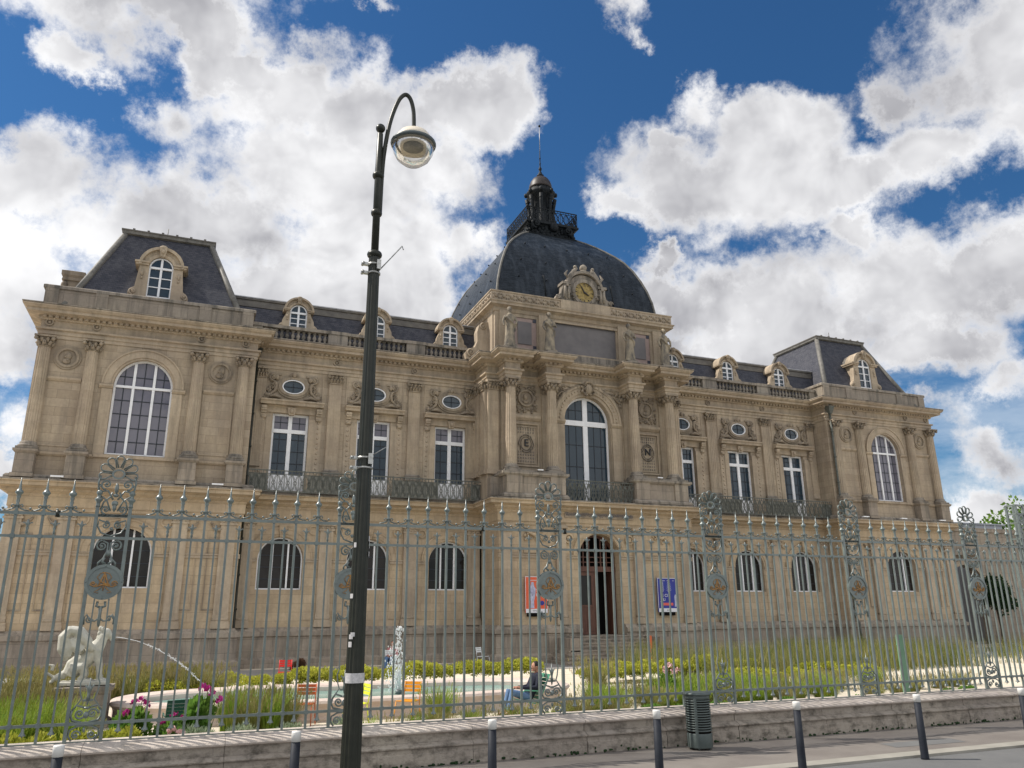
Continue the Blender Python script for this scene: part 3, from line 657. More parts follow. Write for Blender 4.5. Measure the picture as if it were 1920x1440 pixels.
# recessed flat strips next to the pilasters
b = MB()
for x in (-12.42, -8.61, 8.61, 12.42):
    for e in (-.55, .55): b.box(x+e-.03, x+e+.03, WY-.03, WY, 7.7, 13.2)
part('wall_strip', b, 'plain', MU)
# ground floor pilasters, roundels, archivolts
b = MB(); b.box(-.29,.29,-.14,0,2.42,5.98); b.box(-.36,.36,-.20,0,1.9,2.08); b.box(-.34,.34,-.18,0,2.08,2.2); b.tube([(-.31,-.15,2.25),(.31,-.15,2.25)],.06,8); b.box(-.31,.31,-.165,0,2.3,2.42)
b.box(-.34,.34,-.18,0,5.98,6.06); b.box(-.30,.30,-.15,0,6.06,6.20); b.box(-.37,.37,-.22,0,6.20,6.33)
for e in (-.2, 0, .2): b.ball((e,-.16,6.13),(.07,.04,.06),6,4)
gp = b.mesh('lower_pilaster', 'plain')
for x in (-12.42, -8.61, 8.61, 12.42, -15.78, 15.78, -5.5, 5.5): link('lower_pilaster', gp, MU, (x, WY, 0))
for sg in (-1, 1):
    for x in (16.6, 18.45, 22.5, 24.3): link('lower_pilaster', gp, MU, (sg*x, PY, 0))
b = MB(); b.arch(0, 4.74, .97, 1.07, -.05, 0, ez=1); b.arch(0, 4.74, 1.07, 1.28, -.08, 0); b.arch(0, 4.74, 1.28, 1.34, -.11, 0)
b.frus((-.10,.10,-.16,0,5.66),(-.17,.17,-.22,0,6.18)); b.spiral((0,5.86),.07,1.2,0,-.24,.03)
for s_ in (-1, 1):
    b.arch(s_*1.32, 6.0, .14, .20, -.06, 0, 0, 2*pi, 16)
    b.box(*sorted((s_*1.02, s_*1.45)), -.03, 0, 2.2, 4.5)
av = b.mesh('archivolt', 'warm')
for x in sx: link('archivolt', av, MU, (x, WY, 0))
for sg in (-1, 1): link('archivolt', av, MU, (sg*PX, PY, .03), sc=(1.13, 1, 1.0))
# garlands on the pavilion's lower floor
b = MB()
for c in (-.92, .92):
    b.tube([(c-.55,-.06,6.08),(c-.3,-.07,5.86),(c,-.08,5.78),(c+.3,-.07,5.86),(c+.55,-.06,6.08)], [.04,.07,.09,.07,.04], 6)
    for i in range(14): t = i/13*2-1; b.ball((c+t*.5,-.10,5.80+.26*t*t+(.03 if i % 2 else -.03)), .05, 5, 4)
    b.box(c-.6,c+.6,-.05,0,5.4,5.46); b.box(c-.62, c+.62, -.04, 0, 2.6, 2.66); b.box(c-.6,c-.55,-.04,0,2.66,5.4); b.box(c+.55,c+.6,-.04,0,2.66,5.4)
gar = b.mesh('garland', 'carve')
for sg in (-1, 1):
    for x in (17.53, 23.4): link('garland', gar, MU, (sg*x, PY, 0), sc=(.62 if 1 else 1, 1, 1))
# ---- pavilion upper floor: engaged columns, pedestals, medallions
def column_parts(z0, z1, r, flutes=True):
    b = MB(); b.lathe([(r, z0), (r*1.01, z0+(z1-z0)*.33), (r*.86, z1)], 32, sm=False, flute=.10)
    bb = MB(); bb.box(-r*1.45,r*1.45,-r*1.45,r*1.45,z0-.30,z0-.22); bb.lathe([(r*1.4,z0-.22),(r*1.48,z0-.17),(r*1.4,z0-.13),(r*1.15,z0-.10),(r*1.22,z0-.05),(r*1.1,z0)], 20)
    return b, bb
def round_cap(r, z0, z1):
    b = MB(); h_ = z1-z0; b.lathe([(r*.98,z0-.05),(r*1.1,z0-.02),(r*.95,z0),(r*.95,z0+h_*.6),(r*1.3,z1-.07)], 16)
    b.box(-r*1.6,r*1.6,-r*1.6,r*1.6,z1-.07,z1)
    for row in (0, 1):
        for i in range(8):
            a = 2*pi*(i+.5*row)/8; c, s_ = cos(a), sin(a); zz = z0+row*h_*.34
            b.tube([(c*r*.98,s_*r*.98,zz),(c*r*1.12,s_*r*1.12,zz+h_*.25),(c*r*1.42,s_*r*1.42,zz+h_*.36),(c*r*1.5,s_*r*1.5,zz+h_*.27)], [.07,.08,.06,.03], 5)
    for a in (pi/4, 3*pi/4, 5*pi/4, 7*pi/4): b.ball((cos(a)*r*1.85, sin(a)*r*1.85, z1-.14), .085, 6, 5); b.tube([(cos(a)*r*1.1,sin(a)*r*1.1,z0+h_*.5),(cos(a)*r*1.8,sin(a)*r*1.8,z1-.1)], .04, 5)
    return b
cs, cb = column_parts(8.92, 12.84, .25); csm = cs.mesh('column', 'plain'); cbm = cb.mesh('base', 'grey'); ccm = round_cap(.23, 12.86, 13.255).mesh('capital', 'carve')
pd = MB(); pd.box(-.33,.33,-.46,0,7.62,8.44); pd.box(-.39,.39,-.53,0,7.52,7.66); pd.frus((-.35,.35,-.48,0,8.44),(-.42,.42,-.56,0,8.52)); pd.box(-.42,.42,-.56,0,8.52,8.60)
pdm = pd.mesh('pedestal', 'plinth')
for sg in (-1, 1):
    for x in (16.6, 18.43, 22.5, 24.22):
        o = link('column', csm, MU, (sg*x, PY-.12, 0)); link('base', cbm, o); link('capital', ccm, o); link('pedestal', pdm, o, (0, .12, 0)); link('rosette', rsm, MU, (sg*x, PY-.02, .07))
b = MB(); b.arch(0, 12.5, .33, .42, -.09, 0, 0, 2*pi, 28); b.arch(0, 12.5, .42, .50, -.05, 0, 0, 2*pi, 28); b.arch(0, 12.5, .0, .33, -.02, .01, 0, 2*pi, 20)
b.ball((.03,-.04,12.56),(.13,.08,.15),8,6); b.ball((-.03,-.03,12.35),(.17,.06,.12),8,6); b.ball((-.08,-.06,12.52),(.05,.05,.05),6,4); b.tube([(.03,-.05,12.45),(.0,-.04,12.35)],.07,6)
md = b.mesh('medallion', 'carve')
b = MB(); b.sweep([(-.62,0),(.62,0)], [(-.02,11.48),(.04,11.5),(.10,11.58),(.10,11.66),(-.02,11.68)]); b.box(-.62,-.56,-.035,0,8.9,11.45); b.box(.56,.62,-.035,0,8.9,11.45); b.box(-.56,.56,-.035,0,8.84,8.9)
pn = b.mesh('wall_panel', 'plain')
for sg in (-1, 1):
    for x in (17.52, 23.38): link('medallion', md, MU, (sg*x, PY, 0)); link('wall_panel', pn, MU, (sg*x, PY, 0))
b = MB(); b.arch(0, 11.56, 1.13, 1.22, -.04, 0, ez=1.03); b.arch(0, 11.56, 1.22, 1.50, -.08, 0, ez=1.03); b.arch(0, 11.56, 1.50, 1.56, -.12, 0, ez=1.03)
for s_ in (-1, 1): b.sweep([(s_*1.37-.26,0),(s_*1.37+.26,0)], [(-.02,11.36),(.06,11.38),(.12,11.46),(.12,11.54),(-.02,11.56)]); b.box(s_*1.33-.2,s_*1.33+.2,-.05,0,8.6,11.36)
b.box(-1.5,1.5,-.10,0,8.50,8.62)
a2 = b.mesh('archivolt', 'plain')
for sg in (-1, 1): link('archivolt', a2, MU, (sg*PX, PY, 0))
# sill moulding between pedestals
b = MB()
for sg in (-1, 1):
    for x0, x1 in ((16.98,18.05),(18.8,18.95),(21.95,22.1),(22.9,23.9)):
        a, c = sorted((sg*x0, sg*x1)); b.sweep([(a,PY),(c,PY)], [(-.02,8.44),(.05,8.46),(.10,8.52),(.10,8.60),(-.02,8.62)])
part('sill_moulding', b, 'plain', MU)
# ---- parapets and balustrades
cop = [(-.30,15.50),(.07,15.50),(.07,15.62),(.02,15.66),(-.32,15.66)]
b = MB()
for sg in (-1, 1):
    x0, x1 = sorted((sg*16.35, sg*24.62)); pth = [(x0,44),(x0,34.85),(x1,34.85),(x1,44)]
    b.sweep(pth, [(-.24,14.5),(.05,14.5),(.05,14.72),(0,14.74),(0,15.50),(-.24,15.5)]); 
    for x in (16.62, 18.4, 22.5, 24.35):
        c = sg*x; b.box(c-.24,c+.24,34.79,34.85,14.74,15.50)
part('parapet', b, 'plinth', MU)
b = MB()
for sg in (-1, 1):
    x0, x1 = sorted((sg*16.35, sg*24.62)); b.sweep([(x0,44),(x0,34.85),(x1,34.85),(x1,44)], cop)
part('parapet_coping', b, 'grey', MU)
BY = 35.48
b = MB()
for sg in (-1, 1):
    a, c = sorted((sg*5.5, sg*16.3))
    b.box(a, c, BY, BY+.34, 14.52, 14.70); b.box(a, c, BY-.04, BY+.38, 15.18, 15.32)
    for x0, x1 in ((12.0,12.92),(8.18,9.12),(5.5,5.75),(15.9,16.3)): p, q = sorted((sg*x0, sg*x1)); b.box(p, q, BY-.02, BY+.36, 14.70, 15.18); b.box(p-.03, q+.03, BY-.06, BY+.40, 15.18, 15.335)
part('balustrade', b, 'grey', MU)
bl = MB(); bl.lathe([(.085,14.70),(.085,14.75),(.05,14.77),(.055,14.80),(.098,14.88),(.09,14.93),(.052,15.02),(.046,15.08),(.075,15.10),(.075,15.13),(.085,15.14),(.085,15.18)], 10)
blm = bl.mesh('baluster', 'grey')
allb = MB()
for sg in (-1, 1):
    for x0, x1 in ((5.75,8.18),(9.12,12.0),(12.92,15.9)):
        k = int((x1-x0)/.235)
        for i in range(k):
            x = sg*(x0+(i+.5)*(x1-x0)/k); o = link('baluster', blm, MU, (x, BY+.17, 0))
# ---- roofs
def roofs(sg):
    x0, x1 = sorted((sg*5.2, sg*17.6)); b = MB()
    b.sweep([(x0, 36.9), (x1, 36.9)], [(-.0,16.90),(.36,16.15),(.62,15.55),(.95,14.5)]); part('mansard_roof', b, 'slate', MU)
    b = MB(); b.sweep([(x0, 36.9), (x1, 36.9)], [(-.9,17.22),(.05,17.0),(.16,16.98),(.16,16.90),(.10,16.88),(.12,16.74),(.22,16.70),(.22,16.52),(.14,16.5),(-.3,16.4)]); part('roof_curb', b, 'zincd', MU)
    b = MB(); b.sweep([(x0, 36.9), (x1, 36.9)], [(-.6,17.12),(.17,17.04),(.19,16.99),(.17,16.97)])
    b.add([(x0,37.4,17.1),(x1,37.4,17.1),(x1,42.5,17.6),(x0,42.5,17.6)], [(0,1,2,3)]); part('flat_roof', b, 'zinc', MU)
both(roofs)
def hipz(c, sg, z):     # corners of the pavilion roof at height z: (inner x, outer x, y front, y back)
    t = (z-15.7)/3.75
    return (sg*(17.05+1.45*t), sg*(23.55-1.35*t), 35.3+1.7*t, 42.4-1.6*t)
def pavroof(sg):
    b = MB(); rr_ = []
    for z in (14.6, 15.7, 19.45):
        a, c, y0, y1 = hipz(0, sg, z); x0, x1 = min(a, c), max(a, c); rr_.append([(x0,y0,z),(x1,y0,z),(x1,y1,z),(x0,y1,z)])
    for p, q in zip(rr_, rr_[1:]): b.add(p+q, [(0,1,5,4),(1,2,6,5),(2,3,7,6),(3,0,4,7)])
    b.add(rr_[-1], [(0,1,2,3)]); part('pavilion_roof', b, 'slate', MU)
    b = MB()
    for k in range(4): b.tube([rr_[0][k], rr_[2][k]], .14, 6)
    (x0,y0,z),(x1,_,_),(_,y1,_),_ = rr_[2]
    b.sweep([(x0,y1),(x0,y0),(x1,y0),(x1,y1)], [(-.02,19.05),(.07,19.15),(.03,19.2),(.03,19.38),(.15,19.42),(.17,19.56),(.02,19.62),(-.5,19.7)], closed=True); part('lead_hip', b, 'hip', MU)
    b = MB(); b.box(x0-.2, x1+.2, y0-.2, y1+.2, 19.56, 19.62)
    for i in range(6): t = (i+.5)/6; b.box(x0+(x1-x0)*t-.05, x0+(x1-x0)*t+.05, y0-.17, y0-.05, 19.62, 19.70)
    b.tube([(x0+1.7,y0+.6,19.6),(x0+1.7,y0+.6,20.3)], .02, 5); part('roof_edge', b, 'zincd', MU)
both(pavroof)
b = MB(); b.box(-24.75,-24.0,39,39.8,14.6,17.55); b.sweep([(-24.75,39.8),(-24.75,39),(-24.0,39),(-24.0,39.8)], [(-.1,17.5),(.08,17.55),(.05,17.7),(.12,17.8),(.12,18.0),(-.1,18.1)]); b.ball((-24.7,39,17.3),(.15,.15,.2))
part('chimney', b, 'carve', MU)
b = MB(); b.box(24.7-.7,24.7,39,39.8,14.6,17.2); part('chimney', b, 'carve', MU)
# ---- dormers
def dormer(hw, zb, zs, foot, sh, deep, k):
    R = hw+.06; b = MB()
    for s_ in (-1, 1):
        P = [(hw, zb-.1), (foot, zb-.1), (foot*1.02, zb+.10*k), (foot*.93, zb+.26*k), (foot*.82, zb+.34*k), (foot*.80, zb+.55*k), (sh*.86, zs-.1*k), (sh*.86, zs+.02), (hw, zs+.02)]
        P = [(s_*x, z) for x, z in P]; b.ext(P if s_ > 0 else P[::-1], -.02, .28)
        b.spiral((s_*foot*.86, zb+.12*k), .13*k, 1.4, -pi/2, -.05, .04*k, s_); b.ball((s_*(hw+sh)/2*.98, -.04, zs-.30*k), (.06*k,.06,.13*k)); b.ball((s_*(hw+sh)/2*.98, -.05, zs-.50*k), (.04*k,.05,.06*k))
        x0, x1 = sorted((s_*(hw+.02), s_*sh)); b.box(x0, x1, -.10, .9, zs+.02, zs+.10*k); b.box(*sorted((s_*(hw+.0), s_*(sh+.05))), -.15, .95, zs+.10*k, zs+.17*k)
    b.arch(0, zs+.02, hw, hw+.13*k, -.03, .28, ez=1); b.arch(0, zs+.04, hw+.13*k, hw+.30*k, .0, .28); b.arch(0, zs+.04, hw+.27*k, hw+.38*k, -.13, .6)
    b.frus((-.09*k,.09*k,-.16,0,zs+hw),(-.14*k,.14*k,-.22,0,zs+hw+.36*k)); b.ball((0,-.12,zs+hw+.38*k),(.16*k,.12,.09*k)); b.ball((0,-.2,zs+hw+.2*k),(.07*k,.06,.1*k))
    b.box(-sh*.80, -hw*.96, .28, deep, zb-.1, zs+.05); b.box(hw*.96, sh*.80, .28, deep, zb-.1, zs+.05)
    r = MB(); r.arch(0, zs+.05, hw+.02, hw+.34*k, .3, deep, n=14); r.box(-hw*1.0, hw*1.0, .35, .37, zb-.1, zs+hw)
    w = winmesh(hw, zb, zs, hw, [0], [zs-.02], [], [], fr=.055, wr=.045)
    for z in (zb+(zs-zb)*.35, zb+(zs-zb)*.66): w[0].box(-hw+.05, hw-.05, .02, .08, z-.02, z+.02)
    return b.mesh('dormer', 'plain'), r.mesh('dormer_roof', 'zincd'), w[0].mesh('window', ['white','lead']), w[1].mesh('pane', 'glass')
d1 = dormer(.40, 15.45, 16.30, .90, .66, 1.3, .8); d2 = dormer(.49, 15.85, 17.26, 1.20, 1.03, 1.9, 1.15)
def putd(d, x, y):
    o = link('dormer', d[0], MU, (x, y, 0)); link('dormer_roof', d[1], o); link('window', d[2], o, (0, .06, 0)); link('pane', d[3], o, (0, .06, 0))
for x in sx: putd(d1, x*.998, 36.1)
for sg in (-1, 1): putd(d2, sg*20.42, 35.3)
# ---- centre: pedestals, columns, arch, panels
b = MB()
for sg in (-1, 1):
    x0, x1 = sorted((sg*1.9, sg*4.92)); b.box(x0, x1, 32.95, CY, 7.62, 8.50)
    for c in (2.3, 4.5): b.box(sg*c-.38, sg*c+.38, 32.86, 33.0, 7.70, 8.50)
    b.box(*sorted((sg*4.9, sg*5.4)), 33.6, CY, 7.62, 8.5)
part('column_plinth', b, 'plinth', MU)
b = MB()
for sg in (-1, 1):
    x0, x1 = sorted((sg*1.86, sg*4.98)); pth = [(x0, CY),(x0,32.9),(x1,32.9),(x1,CY)]
    b.sweep(pth, [(-.4,7.50),(.10,7.50),(.10,7.60),(.02,7.70),(-.4,7.72)]); b.sweep(pth, [(-.4,8.48),(.03,8.50),(.12,8.58),(.12,8.68),(-.9,8.80)])
    b.box(x0, x1, 32.95, CY, 8.6, 8.79)
part('weathered_plinth_cap', b, 'grey', MU)
cs, cb = column_parts(9.10, 12.88, .26); csm = cs.mesh('column', 'plain'); cbm = cb.mesh('base', 'grey'); ccm = round_cap(.24, 12.90, 13.27).mesh('capital', 'carve')
for x in cols: o = link('column', csm, MU, (x, 33.42, 0)); link('base', cbm, o); link('capital', ccm, o)
cp2 = MB(); cp2.box(-.27,.27,-.12,0,8.9,12.9); cp2.box(-.34,.34,-.18,0,8.7,8.9)
for i in range(4): cp2.box(-.22+i*.13,-.17+i*.13,-.135,-.12,9.1,12.8)
cpm = cp2.mesh('pilaster', 'plain'); c_cap = capital_mb(.26, 12.86, 13.27).mesh('capital', 'carve')
for x, y in ((-5.13, CY),(5.13, CY),(-4.45,CY),(4.45,CY),(-2.3,CY),(2.3,CY)): o = link('pilaster', cpm, MU, (x, y, 0)); link('capital', c_cap, o)
for sg in (-1, 1):
    for y in (34.45, 35.4): o = link('pilaster', cpm, MU, (sg*5.4, y, 0), (0, 0, sg*pi/2)); link('capital', c_cap, o)
# entablature soffit blocks between ressauts (ceiling) and carved arch
b = MB(); b.arch(0, 11.65, 1.31, 1.46, -.05, .3, ez=1.02); b.arch(0, 11.65, 1.46, 1.76, -.12, 0, ez=1.02); b.arch(0, 11.65, 1.76, 1.86, -.17, 0, ez=1.02)
for i in range(27):
    a = pi*(i+.5)/27; b.ball((1.61*cos(a), -.13, 11.65+1.64*sin(a)), (.06,.04,.06), 6, 4)
for s_ in (-1, 1): b.sweep([(s_*1.60-.30,0),(s_*1.60+.30,0)], [(-.02,11.42),(.06,11.44),(.16,11.56),(.16,11.66),(-.02,11.68)]); b.box(s_*1.6-.26, s_*1.6+.26, -.10, 0, 8.7, 11.42)
part('great_archivolt', b, 'plain', MU, (0, CY, 0))
b = MB(); rnd = random.Random(11)
for s_ in (-1, 1):            # reclining winged figures in the spandrels, as relief
    b.tube([(s_*.55,-.06,13.35),(s_*.95,-.09,13.22),(s_*1.35,-.09,13.0),(s_*1.68,-.08,12.5),(s_*1.92,-.06,11.95)], [.06,.10,.11,.09,.05], 7)
    b.ball((s_*.60,-.12,13.42),.08,7,5); b.tube([(s_*.8,-.06,13.32),(s_*1.1,-.05,13.46),(s_*1.5,-.04,13.40),(s_*1.85,-.03,13.1)],[.04,.06,.07,.04],6)
    b.tube([(s_*1.2,-.09,13.05),(s_*1.5,-.10,13.08),(s_*1.75,-.08,12.8)],[.05,.06,.04],6)
    for i in range(40): b.ball((s_*rnd.uniform(1.35,1.98), -.03, rnd.uniform(12.5,13.5)), (rnd.uniform(.04,.08),.06,rnd.uniform(.04,.08)), 5, 4)
    for i in range(46):
        x = rnd.uniform(.9, 1.95); z = rnd.uniform(12.0, 13.5)
        if sqrt(x*x+((z-11.65)/1.02)**2) > 1.9: b.ball((s_*x, -.05, z), (rnd.uniform(.03,.08), rnd.uniform(.04,.09), rnd.uniform(.03,.09)), 5, 4)
for i in range(60): a = rnd.uniform(0, 2*pi); r = rnd.uniform(.12, .42); b.ball((r*cos(a), -.18, 13.35+r*.95*sin(a)), (rnd.uniform(.04,.08), .12, rnd.uniform(.04,.08)), 5, 4)
b.ball((0,-.24,13.32),(.2,.12,.27),10,7); b.tube([(-.3,-.24,13.5),(-.1,-.3,13.68),(.1,-.3,13.68),(.3,-.24,13.5)], .06, 6)
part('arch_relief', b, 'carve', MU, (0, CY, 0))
for sg, L in ((-1, 'E'), (1, 'N')):
    b = MB(); c = 0; rnd = random.Random(20+sg)
    b.arch(c, 12.56, .34, .43, -.12, 0, 0, 2*pi, 28); b.arch(c, 12.56, 0, .34, -.03, .01, 0, 2*pi, 20); b.ball((.02*sg,-.05,12.62),(.13,.09,.16)); b.ball((0,-.03,12.38),(.17,.07,.11))
    for i in range(150):
        x = rnd.uniform(-.60,.60); z = rnd.uniform(11.85, 13.22)
        if (x*x+(z-12.56)**2)**.5 > .47: b.ball((x,-.04,z), (rnd.uniform(.03,.075), rnd.uniform(.03,.10), rnd.uniform(.03,.075)), 5, 4)
    for s_ in (-1, 1): b.spiral((s_*.36,12.0),.13,1.3,0,-.08,.035,s_); b.spiral((s_*.3,13.1),.12,1.3,pi,-.08,.035,s_)
    part('relief_medallion', b, 'carve', MU, (sg*3.40, CY, 0))
    b = MB(); fr_ = lambda a, z0, z1, w, d: (b.box(-a,-a+w,-d,0,z0,z1), b.box(a-w,a,-d,0,z0,z1), b.box(-a+w,a-w,-d,0,z0,z0+w), b.box(-a+w,a-w,-d,0,z1-w,z1))
    fr_(.66, 9.16, 11.30, .07, .09); fr_(.54, 9.30, 11.14, .03, .05); b.sweep([(-.75,0),(.75,0)], [(-.02,11.42),(.05,11.44),(.16,11.56),(.16,11.68),(-.02,11.72)])
    part('letter_panel', b, 'plain', MU, (sg*3.40, CY, 0))
    b = MB()
    for i in range(34):
        a = 2*pi*i/34; b.ball((rnd.uniform(.31,.40)*cos(a), -.04, 10.30+.43*sin(a)), (.03,.045,.045), 5, 4); b.ball((.27*cos(a+.1), -.03, 10.30+.33*sin(a+.1)), (.02,.03,.035), 5, 4)
    for i in range(7):
        for z in (9.42, 9.58, 9.74, 9.88, 10.84, 10.98, 11.08): b.box(-.425+i*.13, -.375+i*.13, -.035, 0, z-.03, z+.045)
    part('wreath', b, 'grey', MU, (sg*3.40, CY, 0))
    link('letter', textmesh(L, .50, .03, 'letter'), MU, (sg*3.40, CY-.05, 10.31), RX)
# lower centre: pilasters, mosaic frieze, door
for x in (-4.75, -2.05, 2.05, 4.75): link('lower_pilaster', gp, MU, (x, 33.35, 0), sc=(.85, 1, 1))
b = MB(); b.arch(0, 4.97, 1.09, 1.24, -.06, 0); b.arch(0, 4.97, 1.24, 1.42, -.10, 0); b.frus((-.11,.11,-.18,0,5.98),(-.17,.17,-.25,0,6.36))
for s_ in (-1, 1): b.arch(s_*1.62, 5.75, .16, .24, -.08, 0, 0, 2*pi, 16); b.arch(s_*1.62, 5.75, .0, .1, -.08, 0, 0, 2*pi, 10)
for s_ in (-1, 1):
    b.box(s_*3.4-.5, s_*3.4+.5, -.05, 0, 5.05, 5.30); b.tube([(s_*3.4-.5,-.06,6.1),(s_*3.4,-.08,5.86),(s_*3.4+.5,-.06,6.1)], [.05,.1,.05], 6)
    for i in range(16): b.ball((s_*3.4+random.uniform(-.5,.5), -.08, random.uniform(5.6,6.1)), .06, 5, 4)
    b.arch(s_*3.42, 3.95, .0, .42, -.02, .01, n=14)
part('doorway_moulding', b, 'warm', MU, (0, 33.35, 0))
b = MB(); b.box(-1.85, 1.85, 33.20, 33.26, 6.70, 7.02)
part('mosaic_band', b, 'carve', MU)
b = MB(); rnd = random.Random(9)
for i in range(26): x = -1.75+i*.14; b.spiral((x, 6.86), .10, 1.2, rnd.uniform(0,6), 33.19, .018, 1 if i % 2 else -1, n=4)
part('mosaic_scroll', b, 'slab', MU)
b = MB(); b.box(-1.84, 1.84, 33.195, 33.2, 6.72, 7.0)
for i in range(14): b.box(-1.8+i*.265, -1.68+i*.265, 33.185, 33.195, 6.76, 6.96, 1)
D_ = MB(); y = 33.85
D_.box(-1.06,-.97,y,y+.1,1.42,4.3); D_.box(.97,1.06,y,y+.1,1.42,4.3); D_.box(-1.06,1.06,y-.04,y+.12,4.28,4.52); D_.box(-.06,.02,y,y+.1,1.42,4.28)
D_.arch(0, 4.95, .93, 1.06, y, y+.1); D_.box(-1.06,-.93,y,y+.1,4.5,4.96); D_.box(.93,1.06,y,y+.1,4.5,4.96)
for x in (-.62,-.31,0,.31,.62): D_.box(x-.025, x+.025, y, y+.06, 4.5, 4.95+sqrt(1-x*x)*.93)
for z in (4.72, 4.95): D_.box(-.94,.94,y-.01,y+.05,z-.02,z+.02)
do = part('door_frame', D_, 'wood', MU)
L_ = MB(); L_.box(-.97,-.06,y+.02,y+.08,1.44,2.75); L_.box(-.97,-.80,y+.02,y+.08,2.75,4.26); L_.box(-.23,-.06,y+.02,y+.08,2.75,4.26); L_.box(-.8,-.23,y+.02,y+.08,4.10,4.26)
L_.box(-.90,-.52,y,y+.03,1.6,2.5); L_.box(-.50,-.13,y,y+.03,1.6,2.5); L_.box(-.97,-.06,y-.01,y+.03,2.66,2.76)
dl = part('door_leaf', L_, 'wood', MU); b = MB(); b.box(-.8,-.23,y+.04,y+.06,2.76,4.10); part('door_glass', b, 'glassg', dl)
b = MB(); b.box(.90, .96, y+.1, y+.95, 1.44, 4.26); part('door_leaf', b, 'wood', MU)
b = MB(); b.box(-.98,.98,y+.9,y+.92,1.4,6.1); part('dark_vestibule', b, 'dark', MU)
b = MB(); b.box(-1.08,1.08,33.3,34.8,1.30,1.42)
part('door_sill', b, 'plinth', MU)
ST = MB(); k = 8
for i in range(k):
    z1 = 1.41-(i)*(1.41-GZ)/k; e = i*.30; ST.box(-1.9-e*.55, 1.9+e*.55, 32.85-e-.02, 33.4, z1-(1.41-GZ)/k, z1); ST.box(-1.92-e*.55, 1.92+e*.55, 32.80-e, 32.88-e, z1-.05, z1+.002)
part('steps', ST, 'plinth', MU)
for sg in (-1, 1):
    b = MB(); b.box(*sorted((sg*1.95, sg*2.5)), 31.6, 33.3, GZ, 1.35); part('step_wall', b, 'plinth', MU)
# ---- attic
b = MB(); yb = 44.3
for x in (-4.97, 4.97): b.add([(x,34.2,14.4),(x,yb,14.4),(x,yb,17.5),(x,34.2,17.5)], [(0,1,2,3)])
b.wall(-4.97, 4.97, 14.4, 17.5, 34.2, .08, [(0, 1.92, 15.22, 16.86, 0), (-3.35, .66, 15.22, 16.86, 0), (3.35, .66, 15.22, 16.86, 0)])
b.add([(-4.97,yb,14.4),(4.97,yb,14.4),(4.97,yb,17.5),(-4.97,yb,17.5)], [(0,1,2,3)])
for x in cols: b.box(x-.30, x+.30, 34.08, 34.2, 14.9, 17.1)
for e in (-4.97, 4.97):
    for y0 in (34.4, 36.6, 39, 41.4): b.box(e-.06, e+.06, y0, y0+.7, 15.0, 17.1)
for z in (15.16, 16.88): b.box(-2.0, 2.0, 34.14, 34.2, z-.05, z+.05)
part('attic_wall', b, 'plain', MU)
b = MB(); b.box(-1.92,1.92,34.27,34.33,15.2,16.9)
part('inscription_panel', b, 'slab', MU)
for sg in (-1, 1):
    b = MB(); b.box(sg*3.35-.66, sg*3.35+.66, 34.25, 34.30, 15.2, 16.9); b.box(sg*3.35-.38, sg*3.35+.38, 34.20, 34.25, 15.44, 16.64, 1)
    for x in (-.56, .56):
        for z in (15.32, 16.76): b.box(sg*3.35+x-.09, sg*3.35+x+.09, 34.23, 34.25, z-.09, z+.09, 2)
    part('marble_panel', b, ['pink','slab','dkmarble'], MU)
ap = [(-4.97,yb),(-4.97,34.2),(4.97,34.2),(4.97,yb)]
b = MB(); b.sweep(ap, [(-.2,17.02),(.04,17.04),(.08,17.12),(.10,17.22),(.26,17.28),(.36,17.30),(.36,17.40),(.42,17.46),(.42,17.50),(.30,17.52),(.30,17.96),(.34,17.98),(.34,18.04),(-.6,18.06)])
b.box(-1.45,1.45,33.84,33.92,17.53,18.03); part('attic_cornice', b, 'plain', MU)
b = MB(); rnd = random.Random(4)
def frieze(pt, ax):
    x, y = pt
    for (du, dz, r) in ((0,.22,.10),(.14,.12,.045),(.14,.32,.045),(-.14,.12,.045),(-.14,.32,.045)):
        b.ball((x+(du if ax else 0), y+(0 if ax else du), 17.52+dz), (r, r, r*1.1), 6, 4)
for i in range(9):
    for s_ in (-1, 1): frieze((s_*(1.72+i*.41), 33.89), 1)
for i in range(24): 
    for s_ in (-1, 1): frieze((s_*5.28, 34.2+i*.41), 0)
part('parapet_relief', b, 'carve', MU)
b = MB(); b.box(-5.2,5.2,33.95,34.3,14.55,14.80); b.box(-4.99,4.99,34.10,34.25,14.80,15.12)
for x in cols: b.box(x-.36, x+.36, 33.12, 34.2, 14.55, 14.78); b.box(x-.30, x+.30, 33.2, 34.2, 14.78, 14.93)
part('statue_ledge', b, 'grey', MU)
for sg in (-1, 1):
    P = [(4.97,14.6),(6.2,14.6),(6.25,14.9),(6.05,15.15),(5.75,15.25),(5.6,15.6),(5.62,16.1),(5.5,16.5),(5.25,16.65),(4.97,16.7)]; P = [(sg*x, z) for x, z in P]
    b = MB(); b.ext(P if sg > 0 else P[::-1], 35.0, 35.5); b.spiral((sg*5.95,14.95),.22,1.4,-pi/2,34.97,.05,sg); b.spiral((sg*5.3,16.4),.18,1.3,pi/2,34.97,.05,-sg); part('scroll_buttress', b, 'plain', MU)
